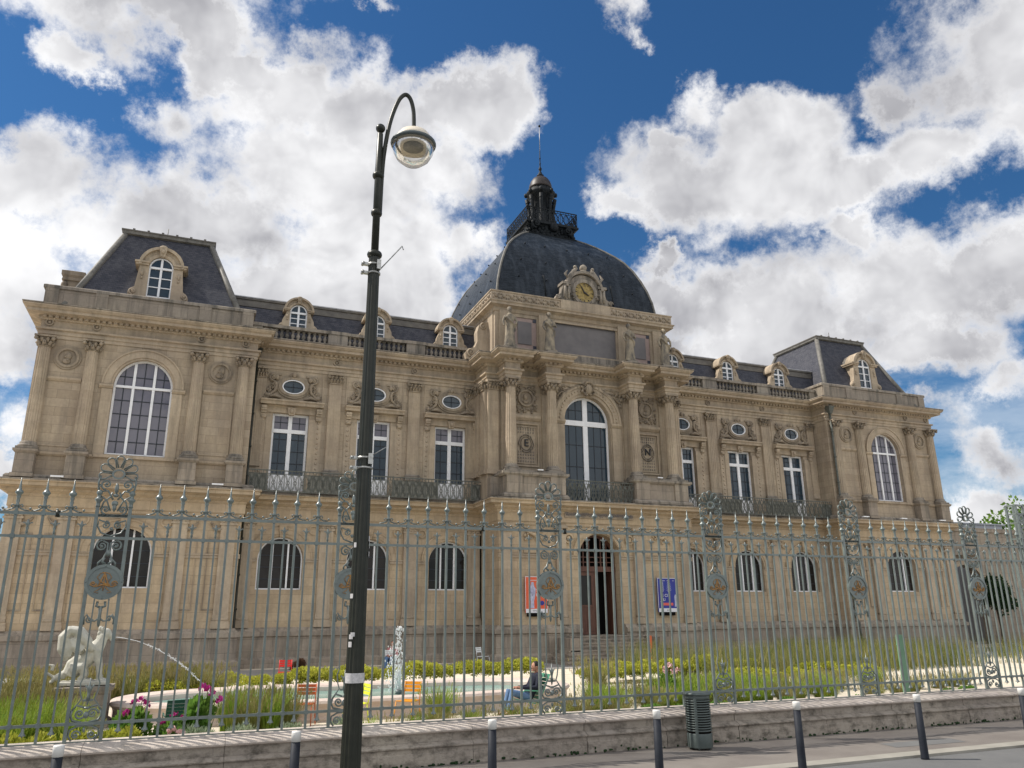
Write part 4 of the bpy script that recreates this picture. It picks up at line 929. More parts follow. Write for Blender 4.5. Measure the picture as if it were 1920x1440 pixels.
# ---- dome
YC = 39.3
PR = [(17.9,4.72),(18.4,4.70),(19.0,4.62),(19.7,4.45),(20.4,4.22),(21.1,3.93),(21.7,3.60),(22.2,3.22),(22.7,2.75),(23.1,2.35),(23.45,1.95),(23.7,1.62),(23.8,1.5)]
b = MB(); nn = 8
for (dx, dy) in ((0,-1),(1,0),(0,1),(-1,0)):
    vs = []
    for z, w in PR:
        for i in range(nn+1): t = -1+2*i/nn; vs.append((dx*w - dy*w*t, YC+dy*w + dx*w*t, z))
    b.add(vs, [(j*(nn+1)+i, j*(nn+1)+i+1, (j+1)*(nn+1)+i+1, (j+1)*(nn+1)+i) for j in range(len(PR)-1) for i in range(nn)], 0, True)
part('dome', b, 'dome', MU)
b = MB()
for a, c in ((-1,-1),(1,-1),(1,1),(-1,1)): b.tube([(a*w, YC+c*w, z) for z, w in PR], .065, 6)
b.sweep([(-4.72,44),(-4.72,YC-4.72),(4.72,YC-4.72),(4.72,44)], [(-.1,17.9),(.12,17.98),(.10,18.08),(-.1,18.12)]); part('lead_ridge', b, 'hip', MU)
b = MB()                                        # little roof hooks
for z, w in ((19.4,4.55),(20.6,4.18),(22.0,3.4)):
    for t in (-.75,-.4,0,.4,.75): b.ball((w*t, YC-w-.03, z), .05, 5, 4); b.ball((-w-.03, YC+w*t, z), .05, 5, 4)
for x in (-1.95, 2.1): b.tube([(x, YC-4.66, 18.4),(x, YC-4.45, 19.7)], .07, 6)
part('roof_hook', b, 'darkiron', MU)
# platform, cresting, lantern
b = MB(); rnd = random.Random(8); pth = [(-1.45,YC+1.45),(-1.45,YC-1.45),(1.45,YC-1.45),(1.45,YC+1.45)]
b.sweep(pth, [(-1.4,23.6),(.18,23.62),(.22,23.75),(.02,23.85),(.0,24.3),(.12,24.42),(.24,24.46),(.24,24.58),(-1.4,24.62)], closed=True)
for i in range(130):
    t = rnd.uniform(-1.45, 1.45); z = rnd.uniform(23.8, 24.45); d = rnd.uniform(.05, .16)
    b.ball((t, YC-1.47, z), (d, d*.8, d), 5, 4); b.ball((-1.47, YC+t, z), (d*.8, d, d), 5, 4)
b.spiral((-1.1, 24.35), .3, 1.4, -pi/2, YC-1.72, .09, -1); b.spiral((1.0, 24.2), .25, 1.4, -pi/2, YC-1.7, .08, 1); b.ball((.1,YC-1.65,24.35),(.3,.15,.3))
part('roof_platform', b, 'darkiron', MU)
def grille(b, p0, p1, z0, z1, unit, r):
    p0 = Vector(p0); p1 = Vector(p1); L = (p1-p0).length; d = (p1-p0)/L; k = max(1, round(L/unit)); u = L/k; hgt = z1-z0
    P = lambda s_, z: (p0.x+d.x*s_, p0.y+d.y*s_, z)
    b.tube([P(0,z1), P(L,z1)], r*1.9, 4); b.tube([P(0,z0), P(L,z0)], r*1.6, 4); b.tube([P(0,z1-hgt*.16), P(L,z1-hgt*.16)], r, 4)
    for i in range(k):
        s0 = i*u; c = s0+u/2; zt = z1-hgt*.16; zm = (z0+zt)/2
        b.tube([P(s0,z0), P(s0,z1)], r*1.1, 4)
        b.tube([P(s0,z0), P(c,zm), P(s0,zt)], r, 4, sm=False); b.tube([P(s0+u,z0), P(c,zm), P(s0+u,zt)], r, 4, sm=False)
        b.tube([P(c+u*.24*cos(a), zm+u*.3*sin(a)) for a in [2*pi*j/8 for j in range(8)]], r, 4, closed=True)
        b.tube([P(c-u*.35,z0), P(c-u*.12,z0+hgt*.2), P(c,z0+hgt*.3), P(c+u*.12,z0+hgt*.2), P(c+u*.35,z0)], r, 4)
        b.tube([P(c-u*.35,zt), P(c-u*.12,zt-hgt*.2), P(c,zt-hgt*.3), P(c+u*.12,zt-hgt*.2), P(c+u*.35,zt)], r, 4)
        b.tube([P(c,zt), P(c,z1)], r, 4)
b = MB(); q = 1.62
for p0, p1 in (((-q,YC-q),(q,YC-q)),((-q,YC-q),(-q,YC+q)),((q,YC-q),(q,YC+q)),((-q,YC+q),(q,YC+q))): grille(b, p0, p1, 24.62, 25.45, .36, .018)
part('iron_cresting', b, 'darkiron', MU)
b = MB(); b.lathe([(1.05,24.5),(1.0,24.9),(.80,25.1),(.66,25.3),(.60,26.1),(.55,26.9),(.78,27.1),(.92,27.25),(.92,27.38),(.72,27.5),(.70,27.72)], 16, (0, YC))
for i in range(8):
    a = 2*pi*(i+.5)/8; c, s_ = cos(a), sin(a)
    b.tube([(c*1.0,YC+s_*1.0,24.7),(c*.85,YC+s_*.85,25.2),(c*.72,YC+s_*.72,25.9),(c*.78,YC+s_*.78,26.5),(c*.88,YC+s_*.88,27.0)], [.17,.16,.11,.13,.12], 6); b.ball((c*.82,YC+s_*.82,26.75), .15, 6, 5); b.ball((c*.92,YC+s_*.92,27.3), (.13,.13,.16), 6, 5)
part('lantern', b, 'darkiron', MU)
b = MB(); b.lathe([(.74,27.7),(.72,27.8),(.70,27.95),(.62,28.2),(.47,28.42),(.25,28.58),(.14,28.66)], 20, (0, YC)); part('lantern_cap', b, 'copper', MU)
b = MB(); b.lathe([(.22,28.6),(.24,28.7),(.14,28.8),(.10,28.92),(.05,29.0),(.10,29.12),(.11,29.2),(.05,29.3),(.035,29.5),(.06,29.55),(.035,29.6),(.035,29.9),(.06,29.95),(.03,30.0),(.03,30.5)], 8, (0, YC)); part('spire', b, 'darkiron', MU)
b = MB(); b.tube([(0,YC,30.5),(0,YC,32.25)], .022, 5); part('lightning_rod', b, 'zinc', MU); b = MB(); b.ball((0,YC,32.3), .08, 8, 6); part('rod_ball', b, 'darkiron', MU)
# ---- clock
CK = MB(); y = 33.95
CK.box(-1.35,1.35,y,y+.9,18.02,18.14); CK.arch(0, 18.66, .56, .74, y-.05, y+.5, 0, 2*pi, 32); CK.arch(0, 18.66, .74, 1.0, y+.02, y+.6, -.05*pi, 1.05*pi, 24); CK.arch(0, 18.74, .98, 1.12, y-.12, y+.7, .12, pi-.12, 20)
CK.box(-.95,.95,y+.08,y+.7,18.1,18.7)
for s_ in (-1, 1):
    CK.box(*sorted((s_*.86, s_*1.24)), y-.02, y+.5, 18.14, 18.98); CK.box(*sorted((s_*.80, s_*1.30)), y-.08, y+.56, 18.98, 19.12)
    for x in (.94, 1.14): CK.lathe([(.07,18.18),(.065,18.9)], 8, (s_*x, y-.04))
    CK.ext([(s_*1.24,18.14),(s_*1.68,18.14),(s_*1.55,18.36),(s_*1.34,18.46),(s_*1.24,18.8)][::s_], y+.05, y+.4); CK.spiral((s_*1.56,18.24),.14,1.2,0,y,.04,s_)
    CK.tube([(s_*.95,y,19.2),(s_*.75,y,19.55),(s_*.55,y,19.85),(s_*.42,y,20.0)], [.11,.14,.12,.08], 7); CK.ball((s_*.52,y-.02,20.05), .10, 7, 5); CK.tube([(s_*.5,y,19.75),(s_*.28,y-.1,19.7),(s_*.18,y-.1,19.85)], .05, 5)
    CK.tube([(s_*.9,y,19.3),(s_*1.1,y,19.6),(s_*.95,y,19.8)], [.05,.08,.03], 5)
CK.ball((0,y+.05,20.08), .20, 12, 8); CK.lathe([(.20,19.75),(.12,19.82),(.18,19.92)], 10, (0, y+.05))
rnd = random.Random(2)
for i in range(40): a = rnd.uniform(pi*1.02, pi*1.98); r = rnd.uniform(.6, .86); CK.ball((r*cos(a), y-.06, 18.66+r*sin(a)), rnd.uniform(.03,.06), 5, 4)
ck = part('clock_surround', CK, 'grey', MU)
b = MB(); b.arch(0, 18.66, 0, .56, y+.02, y+.1, 0, 2*pi, 32); part('clock_dial', b, 'gold', ck)
b = MB()
for i in range(12): a = 2*pi*i/12; b.tube([(.44*cos(a),y+.005,18.66+.44*sin(a)),(.52*cos(a),y+.005,18.66+.52*sin(a))], .022, 4)
part('hour_mark', b, 'letter', ck)
b = MB(); b.tube([(0,y-.01,18.66),(-.20,y-.01,19.02)], [.035,.018], 4); b.ball((0,y-.01,18.66),(.06,.02,.06)); part('minute_hand', b, 'letter', ck)
b = MB(); b.tube([(0,y-.025,18.66),(.26,y-.025,18.50)], [.045,.025], 4); part('hour_hand', b, 'letter', ck)
# ---- balcony railings
b = MB(); grille(b, (-16.0,34.85), (-5.45,34.85), 7.52, 8.42, .30, .016)
for x in (-15.24,-13.67,-11.4,-9.7,-7.6,-5.9): b.tube([(x,34.85,7.5),(x,34.85,8.46)], .035, 4)
rg = b.mesh('balcony_railing', 'iron'); link('balcony_railing', rg, MU); link('balcony_railing', rg, MU, (21.45, 0, 0))
b = MB(); grille(b, (-1.86,33.05), (1.86,33.05), 7.50, 8.46, .24, .017); part('balcony_railing', b, 'iron', MU)
# fine mesh panels behind the railing between the windows (stone apron)
b = MB()
for sg in (-1, 1):
    for x0, x1 in ((5.46,5.9),(7.55,9.68),(11.35,13.5),(15.2,15.95)): p, q = sorted((sg*x0, sg*x1)); b.box(p, q, 34.885, 34.895, 7.56, 8.28)
part('balcony_netting', b, 'net', MU)
# ---- rain pipes
for x, y in ((-16.02, 35.5), (16.3, 34.45)):
    b = MB(); b.tube([(x,y,13.7),(x,y,7.6),(x,y-.06,7.3),(x,y-.42,7.2),(x,y-.42,6.3),(x,y-.05,6.1),(x,y-.05,2.1),(x,y-.25,1.8),(x,y-.3,GZ)], .065, 8)
    for z in (12.5,11,9.5,8.2,5.5,4,2.6): b.lathe([(.09,z),(.09,z+.08)], 8, (x, y if z > 7 else y-.05))
    b.frus((x-.09,x+.09,y-.1,y+.08,13.6),(x-.19,x+.19,y-.2,y+.15,13.98)); b.frus((x-.19,x+.19,y-.2,y+.15,13.98),(x-.22,x+.22,y-.22,y+.17,14.05))
    part('drainpipe', b, 'lamp' if x < 0 else 'iron', MU)
b = MB()
for x in (-23.0, -17.2, 17.6, 20.5, 23.6): b.box(x-.22, x+.22, 33.98, 34.1, 7.54, 7.60)
for x in (-3.2, 3.3): b.box(x-.14, x+.14, 32.84, 32.9, 8.79, 8.84)
part('floodlight', b, 'white', MU)

# ------------------------------------------------------------------ helper: organic shapes by voxel remesh
def remesh(o, vox, smooth=True):
    md = o.modifiers.new('skin', 'REMESH'); md.mode = 'VOXEL'; md.voxel_size = vox; md.use_smooth_shade = smooth
    if vox < .05:
        sm = o.modifiers.new('smooth', 'SMOOTH'); sm.factor = .5; sm.iterations = 2
    return o
def statue(sg, x, pose, label, seed):
    rnd = random.Random(seed); b = MB(); f = 1
    b.box(-.27,.27,-.20,.20,0,.07)
    b.lathe([(.25,.05),(.235,.3),(.20,.7),(.185,1.0),(.16,1.12),(.185,1.22),(.20,1.42),(.17,1.55),(.07,1.62),(.06,1.72)], 14, sc=(1, .74))
    for i in range(13):                        # drapery folds
        a = -pi + pi*i/12*1.0; w = rnd.uniform(.9, 1.08); b.tube([(.23*cos(a)*w, .19*sin(a), .06),(.205*cos(a+.1*f),.165*sin(a+.1*f),.5),(.17*cos(a+.25*pose),.14*sin(a+.25*pose),1.05)], [.032,.028,.018], 5)
    b.tube([(-.2,-.08,1.42),(0,-.18,1.18),(.2,-.10,1.0),(.24,-.05,.75)], [.05,.055,.06,.03], 6)
    b.ball((0,-.01,1.80),(.095,.11,.125), 10, 8); b.ball((0,.03,1.85),(.115,.12,.115), 8, 6); b.ball((0,-.115,1.79),(.018,.03,.03),6,4)
    if pose > 0:
        b.tube([(-.2,0,1.48),(-.30,-.02,1.2),(-.24,-.14,.98)], [.065,.055,.04], 7); b.tube([(.2,0,1.48),(.30,-.04,1.24),(.12,-.18,1.28)], [.065,.055,.04], 7); b.box(.02,.16,-.26,-.2,1.2,1.4)
    else:
        b.tube([(-.2,0,1.48),(-.31,-.02,1.22),(-.29,-.10,.95)], [.065,.055,.04], 7); b.tube([(.2,0,1.48),(.29,-.08,1.25),(.22,-.2,1.05)], [.065,.055,.04], 7); b.tube([(.30,-.16,.05),(.26,-.18,1.1)], .02, 5)
    o = part('stone_statue', b, 'ostatue', None, (CX+x, 33.5, 14.93), sc=(1.16, 1.1, 1.09)); remesh(o, .022); tag(o, label, 'statue', 'statues on the museum attic'); return o
statue(-1, -4.45, -1, 'draped stone statue at the left corner of the museum attic', 1)
statue(-1, -2.3, 1, 'stone woman in a long pleated dress, second statue from the left on the attic', 2)
statue(1, 2.3, 1, 'draped stone statue at the right end of the long grey attic panel', 3)
statue(1, 4.45, -1, 'draped stone statue at the right corner of the museum attic', 4)
# posters on the front
def poster(x, base, label, fn):
    t = thing('wall_poster', label, 'poster', (CX+x, 33.18, 2.42), 'exhibition posters beside the museum door')
    b = MB(); b.box(-.54,.54,-.02,.05,.0,1.57); part('panel', b, base, t)
    b = MB(); b.box(-.53,.53,-.026,-.02,0,.17); b.box(-.545,-.525,-.028,-.02,.17,1.58); b.box(.525,.545,-.028,-.02,.17,1.58); b.box(-.53,.53,-.028,-.02,1.55,1.575); part('border', b, 'pale', t)
    b = MB(); b.box(-.42,.42,.05,.12,-.16,.3); part('bracket', b, 'dark', t); fn(t)
def f1(t):
    b = MB(); P = [(-.30,.20),(-.12,.20),(-.13,.5),(-.06,.8),(-.05,1.05),(-.12,1.15),(-.14,1.32),(-.24,1.34),(-.28,1.18),(-.34,1.05),(-.34,.8),(-.28,.5)]; b.ext(P, -.03, -.021); b.tube([(-.3,-.03,1.0),(-.2,-.03,.75),(-.12,-.03,.95)], .03, 5); part('printed_figure', b, 'pblue', t)
    b = MB(); b.ball((.26,-.02,.42),(.12,.006,.10),10,6); part('printed_spot', b, 'bablue', t)
    b = MB(); b.box(-.3,.4,-.026,-.021,1.40,1.42); part('printed_line', b, 'pale', t)
    link('printed_title', textmesh('STRA\nE M', .19, .003, 'pale', 'LEFT'), t, (-.02, -.025, .86), RX); link('printed_title', textmesh('T P C', .09, .003, 'letter', 'LEFT'), t, (-.2, -.03, .08), RX)
def f2(t):
    b = MB()
    for c, w in ((-.28, .09), (.08, .14)):
        for i in range(6): b.tube([(c,-.022,.92+i*.07),(c-w*(1-.1*i),-.022,1.02+i*.075)], [.022,.008], 4); b.tube([(c,-.022,.92+i*.07),(c+w*(1-.1*i),-.022,1.04+i*.075)], [.022,.008], 4)
        b.tube([(c,-.022,.85),(c,-.022,1.4)], .012, 4)
    b.ext([(.36,.24),(.52,.24),(.50,.45),(.46,.62),(.48,.76),(.42,.82),(.36,.70),(.38,.5)], -.026, -.021)
    for a, c in ((-.3,-.12),(-.02,.12),(.3,.38)): b.box(a, c, -.026, -.021, 1.43, 1.46)
    part('printed_leaf', b, 'pblue', t)
    b = MB(); b.box(-.36,.28,-.026,-.021,.30,.42); part('printed_bar', b, 'pred', t)
    link('printed_title', textmesh('LE CI\nJEU', .19, .003, 'pale', 'LEFT'), t, (-.42, -.025, .66), RX); link('printed_title', textmesh('A M P', .09, .003, 'letter', 'LEFT'), t, (-.1, -.03, .08), RX)
poster(-3.37, 'bared', 'orange red exhibition poster with a pale figure left of the museum door', f1)
poster(3.50, 'bablue', 'deep blue exhibition poster with white plant shapes right of the museum door', f2)
# ------------------------------------------------------------------ street wall and iron fence
FY, PX0, PS = 13.9, -1.228, 3.7936
rnd = random.Random(1)
LW = MB(); prof = [(-.20,-.1),(.36,-.1),(.36,.19),(.345,.205),(.345,.27),(.385,.285),(.39,.305),(.30,.345),(.235,.37),(.235,.475),(-.28,.475),(-.28,-.1)]
pcap = [(-.2,.475),(.24,.475),(.30,.50),(.31,.525),(.285,.555),(.20,.588),(.10,.612),(0,.632),(-.28,.632)]
cuts = [-9]
while cuts[-1] < 34: cuts.append(cuts[-1]+rnd.uniform(1.6, 2.3))
CP = MB()
for a, c in zip(cuts, cuts[1:]):
    j = rnd.uniform(-.004, .004); g_ = rnd.choice((.003,.004,.010)); LW.sweep([(a+g_, FY+j), (c-g_, FY+j)], prof); CP.sweep([(a+g_*.8, FY+j), (c-g_*.8, FY+j)], pcap)
t = thing('stone_wall', 'low grey stone wall with a rounded coping under the iron fence', 'wall'); part('wall_base', LW, 'low', t); part('coping', CP, 'cap', t)
b = MB()
for c in cuts[1:-1]:
    b.tube([(c,FY-.24,.48),(c,FY-.24,.42),(c,FY-.24,.38)], .006, 4)
mo = MB(); rm = random.Random(5)
for i in range(300):
    x = rm.uniform(-3, 22); z = abs(rm.gauss(0, .03)); mo.ball((x, FY-.365, z), (rm.uniform(.01,.05), .012, rm.uniform(.008,.03)), 5, 4, tint=rm.random())
o = part('moss', mo, 'dleaf'); o['kind'] = 'stuff'; tag(o, 'thin line of dark moss along the foot of the low stone wall', 'moss'); o['kind'] = 'stuff'
FE = thing('iron_fence', 'tall grey green wrought iron fence with spear tips standing on the low stone wall', 'fence', (0, FY, 0))
X0, X1 = PX0-PS, PX0+6*PS-1.25
b = MB(); b.box(X0, X1, -.022, .022, 3.905, 3.95); part('top_rail', b, 'fence', FE)
b = MB(); b.box(X0, X1, -.02, .02, 3.56, 3.60); part('middle_rail', b, 'fence', FE)
b = MB(); b.box(X0, X1, -.02, .02, .865, .905); b.box(X0, X1, -.012, .012, .63, .645); part('bottom_rail', b, 'fence', FE)
sp = MB(); r = .0185
sp.box(-r, r, -r, r, .63, 4.02); sp.lathe([(.028,4.02),(.03,4.05),(.02,4.07),(.027,4.11),(.02,4.14),(.034,4.17),(.024,4.19),(.05,4.22),(.058,4.245),(.045,4.265),(.026,4.285),(.02,4.31),(.004,4.47)], 8)
for z in (3.93, 3.58, .885): sp.box(-r*1.7, r*1.7, -r*1.7, r*1.7, z-.03, z+.03)
for s_ in (-1, 1):
    sp.tube([(s_*.02,0,4.02),(s_*.05,0,3.995),(s_*.10,0,3.97),(s_*.165,0,3.962)], [.010,.012,.012,.008], 5)
    sp.tube([(s_*.02,0,4.0),(s_*.035,0,4.04),(s_*.065,0,4.055),(s_*.08,0,4.03),(s_*.062,0,4.015)], [.012,.012,.011,.011,.012], 5)
sp.ball((.182,0,3.995), .02, 7, 5); spm = sp.mesh('spear_bar', 'fence')
sh = MB(); r = .0135
sh.box(-r, r, -r, r, .82, 3.62); sh.lathe([(.012,3.62),(.022,3.64),(.014,3.67),(.024,3.70),(.016,3.73),(.03,3.76),(.018,3.80),(.012,3.825),(.002,3.84)], 8)
for s_ in (-1, 1): sh.tube([(0,0,3.73),(s_*.03,0,3.775),(s_*.055,0,3.79),(s_*.06,0,3.775)], [.012,.012,.010,.012], 4)
sh.lathe([(.022,.86),(.02,.82),(.028,.79),(.045,.765),(.048,.755),(.012,.75),(.008,.73)], 8); shm = sh.mesh('short_bar', 'fence')
for i in range(-1, 6):
    for k in range(8):
        x = PX0+i*PS+.638+.3646*k
        if X0 < x < X1: link('spear_bar', spm, FE, (x, 0, 0))
    for k in range(9):
        x = PX0+i*PS+.455+.3646*k
        if X0 < x < X1: link('short_bar', shm, FE, (x, 0, 0))
# ornate pilaster
P_ = MB()
for s_ in (-1, 1):
    x = s_*.235; P_.box(x-.025, x+.025, -.025, .025, .63, 4.06); P_.lathe([(.04,4.06),(.028,4.09),(.03,4.13),(.058,4.17),(.058,4.19),(.03,4.21),(.03,4.25),(.045,4.27),(.04,4.31),(.02,4.33)], 8, (x, 0))
    P_.tube([(s_*.10,0,2.66),(s_*.105,0,2.2),(s_*.10,0,1.52)], .014, 4)
    P_.tube([(s_*.10,0,1.52),(s_*.13,0,1.44),(s_*.11,0,1.30),(s_*.085,0,1.22),(s_*.13,0,1.16),(s_*.20,0,1.06)], .013, 4)
for z in (3.93, 3.58, .885): P_.box(-.235, .235, -.022, .022, z-.022, z+.022)
pm_ = P_.mesh('ornate_pilaster', 'fence')
sc_ = MB(); R_ = .014
def S2(fn):
    for s_ in (-1, 1): fn(s_)
def up1(s):
    sc_.spiral((s*.10, 3.46), .085, 1.5, pi/2, 0, .017, -s); sc_.tube([(s*.10,0,3.545),(s*.02,0,3.50),(s*.015,0,3.38),(s*.06,0,3.26),(s*.12,0,3.20),(s*.12,0,3.15)], .015, 5)
    sc_.tube([(s*.04,0,3.28),(s*.07,0,3.22),(s*.02,0,3.18)], .022, 5)
    sc_.spiral((s*.09, 3.78), .065, 1.3, pi/2, 0, .014, s); sc_.tube([(s*.03,0,3.80),(s*.19,0,3.86),(s*.20,0,3.76),(s*.14,0,3.66),(0,0,3.61)], .014, 5)
    sc_.spiral((s*.12, 4.02), .07, 1.4, -pi/2, 0, .016, s); sc_.tube([(s*.19,0,4.02),(s*.16,0,4.14),(s*.08,0,4.22),(s*.05,0,4.30)], .014, 5); sc_.tube([(s*.05,0,4.0),(s*.12,0,4.17),(s*.22,0,4.24)], .013, 5)
    sc_.spiral((s*.15, 4.42), .085, 1.5, -pi/2, 0, .016, s); sc_.tube([(s*.23,0,4.42),(s*.265,0,4.36),(s*.25,0,4.30),(s*.12,0,4.32),(s*.03,0,4.18)], .015, 5); sc_.tube([(s*.25,0,4.30),(s*.27,0,4.45),(s*.25,0,4.56)], .016, 5)
    sc_.tube([(s*.05,0,2.62),(s*.06,0,2.55),(0,0,2.53)], .02, 5); sc_.spiral((s*.14, 2.36), .055, 1.2, 0, 0, .013, s); sc_.tube([(0,0,2.38),(s*.06,0,2.33),(s*.12,0,2.34),(s*.18,0,2.43),(s*.205,0,2.38),(s*.20,0,2.28)], .013, 5)
    sc_.spiral((s*.085, 1.02), .075, 1.5, 0, 0, .016, s); sc_.tube([(s*.19,0,1.07),(s*.205,0,1.0),(s*.17,0,.93),(s*.05,0,.90)], .017, 5); sc_.tube([(s*.02,0,1.10),(s*.14,0,1.14),(s*.19,0,1.07)], .016, 5)
    sc_.spiral((s*.105, .73), .065, 1.4, 0, 0, .015, -s); sc_.tube([(0,0,.86),(s*.1,0,.85),(s*.19,0,.80),(s*.20,0,.72),(s*.15,0,.655)], .015, 5)
S2(up1)
for z, rx, rz in ((3.35,.035,.05),(4.12,.05,.05),(4.25,.045,.03),(4.36,.03,.09),(4.06,.03,.07),(1.25,.02,.12),(1.0,.04,.05),(1.10,.05,.02),(.80,.02,.04),(3.72,.03,.03)): sc_.ball((0,0,z), (rx,.03,rz), 8, 6)
sc_.lathe([(.005,2.24),(.02,2.27),(.028,2.36),(.022,2.45),(.03,2.55)], 8); sc_.lathe([(.035,1.2),(.02,1.28),(.03,1.34),(.045,1.38),(.012,1.42),(.003,1.52)], 8); sc_.box(-.07,.07,-.02,.02,1.19,1.22)
sc_.tube([(-.06,0,1.42),(0,0,1.34),(.06,0,1.42)], .012, 5)
gsc = pieces(sc_); scm = []
for q in sorted(set(gsc)):
    c = MB(); mp = {}
    for f, m, s_ in zip(sc_.f, sc_.m, sc_.s):
        if gsc[f[0]] == q: c.f.append([mp.setdefault(i, len(mp)) for i in f]); c.m.append(m); c.s.append(s_)
    c.v = [sc_.v[i] for i in mp]; scm.append(c.mesh('scrollwork', 'fence'))
pl = MB(); cz = 4.60
pl.arch(0, cz-.01, .07, .10, -.03, .03, 0, 2*pi, 20, ez=.8)
for i in range(7):
    a = pi*(i/6)*1.12 - .06*pi; c, s_ = cos(a), sin(a); L0, L1, wd = .095, .285, .056
    Q = lambda u, v: (c*u - s_*v, 0, cz+(s_*u + c*v)*1.02)
    pts = [Q(L0, -.014)] + [Q(L1-wd+wd*cos(t), wd*sin(t)) for t in [-pi/2*1.1+pi*1.1*j/7 for j in range(8)]] + [Q(L0, .014)]
    pl.tube(pts, .0115, 5, flat=.02)
plm = pl.mesh('palmette', 'fence')
me_ = MB(); me_.arch(0, 2.91, .225, .272, -.05, .03, 0, 2*pi, 32, ez=.98); me_.arch(0, 2.91, 0, .23, -.035, .02, 0, 2*pi, 28, ez=.98)
for a in (0, pi/2, pi, 3*pi/2): me_.ball((.25*cos(a), -.055, 2.91+.245*sin(a)), .012, 6, 4)
mem = me_.mesh('medallion', 'fence')
mg = MB(); y = -.042
for s_ in (-1, 1):
    mg.tube([(0,y,3.04),(s_*.045,y,2.92),(s_*.075,y,2.84)], [.008,.013,.010], 5, flat=.012)
    mg.spiral((s_*.145, 2.885), .045, 1.4, 0, y, .009, s_, n=5); mg.tube([(s_*.0,y,2.87),(s_*.07,y,2.85),(s_*.13,y,2.84),(s_*.19,y,2.87)], [.013,.012,.010,.008], 5)
    mg.tube([(0,y,3.05),(s_*.06,y,3.04),(s_*.10,y,2.98),(s_*.06,y,2.92)], .006, 5); mg.tube([(s_*.02,y,2.84),(s_*.07,y,2.79),(s_*.12,y,2.76),(s_*.06,y,2.745)], .006, 5)
mg.tube([(-.06,y,2.93),(-.02,y,2.90),(.04,y,2.88),(.09,y,2.865)], .012, 5); mg.tube([(0,y,3.06),(0,y,2.78)], .009, 5); mg.tube([(-.03,y,3.06),(.03,y,3.0)], .007, 5)
mgm = mg.mesh('monogram', 'goldp')
for i in range(-1, 6):
    o = link('ornate_pilaster', pm_, FE, (PX0+i*PS, 0, 0)); [link('scrollwork', q, o) for q in scm]; link('palmette', plm, o); m_ = link('medallion', mem, o); link('monogram', mgm, o)
b = MB()
for x, z, dz in ((-2.0,3.93,0),(5.0,3.93,0),(6.7,3.93,0)): b.lathe([(.035,z-.05),(.035,z+.05)], 8, (x, 0))
part('cable_tie', b, 'lamp', FE)
# gate pier at the right edge
G = MB()
for x in (0, .26):
    for y in (0, .26): G.box(x-.025, x+.025, y-.025, y+.025, 0, 5.0)
for z in (.9, 2.9, 3.6, 4.15, 4.55, 4.78, 5.0): G.box(-.03, .29, -.02, .02, z-.02, z+.02); G.box(-.02, .02, -.03, .29, z-.02, z+.02)
for zc in (4.36, 3.88, 4.67): G.arch(.13, zc, .05, .09, -.015, .015, 0, 2*pi, 14)
for x in (.09, .17): G.box(x-.01, x+.01, -.01, .01, .9, 4.78)
t = thing('gate_pier', 'pale green open ironwork gate pier at the far right end of the fence', 'gate pier', (19.62, 13.9, 0)); part('pier_frame', G, 'fence', t)
b = MB(); b.box(-.1, .36, -.1, .36, 0, .7); part('pier_footing', b, 'low', t)
b = MB(); b.box(15.50, 15.68, 14.42, 14.47, .3, 1.86); tag(part('green_post', b, 'mint'), 'flat mint green post standing just behind the fence near its right end', 'post')

# repair patches and a crack in the pavement, a manhole in it
b = MB(); b.add([(12.3,11.8,.004),(14.0,11.75,.004),(14.1,12.2,.004),(12.35,12.25,.004)], [(0,1,2,3)]); struct('pavement_patch', b, 'road')
b = MB(); rc = random.Random(4); px_ = 3.0
pts = []
while px_ < 17: pts.append((px_, 12.6+rc.uniform(-.05,.05)+.12*sin(px_*1.3), .0045)); px_ += .22
vs = [(x, y+d, z) for x, y, z in pts for d in (-.006-.004*rc.random(), .006)]
b.add(vs, [(2*i, 2*i+2, 2*i+3, 2*i+1) for i in range(len(pts)-1)]); struct('pavement_crack', b, 'letter')
# ------------------------------------------------------------------ bollards
bo = MB(); bo.lathe([(.068,-.03),(.066,0),(.062,.3),(.056,.88)], 18, m=0)
bt = MB(); bt.lathe([(.060,.88),(.060,.985),(.055,1.0),(.0,1.003)], 18)
bom, btm = bo.mesh('post', 'bol'), bt.mesh('white_cap', 'bolw')
where = ['leftmost, below the first ornate panel of the fence', 'second from left, just left of the lamp post', 'third from left, right of the lamp post', 'fourth from left, next to the litter bin', 'fifth from left, first one right of the bin', 'sixth from left, in front of the pale kerb strip', 'last one at the right edge']
for i, w_ in enumerate(where):
    t = thing('bollard', 'dark bollard with a white top, '+w_, 'bollard', (-1.19+2.625*i, 10.87, 0), 'bollards along the kerb'); link('post', bom, t); link('white_cap', btm, t)
# ------------------------------------------------------------------ litter bin
t = thing('litter_bin', 'round grey slatted metal litter bin standing against the low stone wall', 'litter bin', (8.97, 13.14, 0), sc=.9)
b = MB(); R = .25
b.lathe([(R*.98,.04),(R,.05),(R,.30),(R*.99,.31)], 32, sm=True)
for i in range(13): z = .35+i*.047; b.lathe([(R,z),(R+.006,z+.004),(R+.006,z+.022),(R,z+.026)], 32)
for a in (-2.35, -.55, .9, 2.4): b.add([((R+.004)*cos(a+d), (R+.004)*sin(a+d), z) for z in (.05, 1.03) for d in (-.12,-.06,0,.06,.12)], [(i, i+1, i+6, i+5) for i in range(4)])
b.lathe([(R,.95),(R,1.04)], 32); body = part('body', b, 'bin', t)
b = MB(); b.lathe([(R*.94,.06),(R*.94,1.0)], 24); part('liner', b, 'dark', t)
b = MB(); b.lathe([(.16,1.035),(.28,1.035),(.285,1.05),(.28,1.075),(.24,1.085),(.15,1.08)], 32); part('rim', b, 'bin', t)
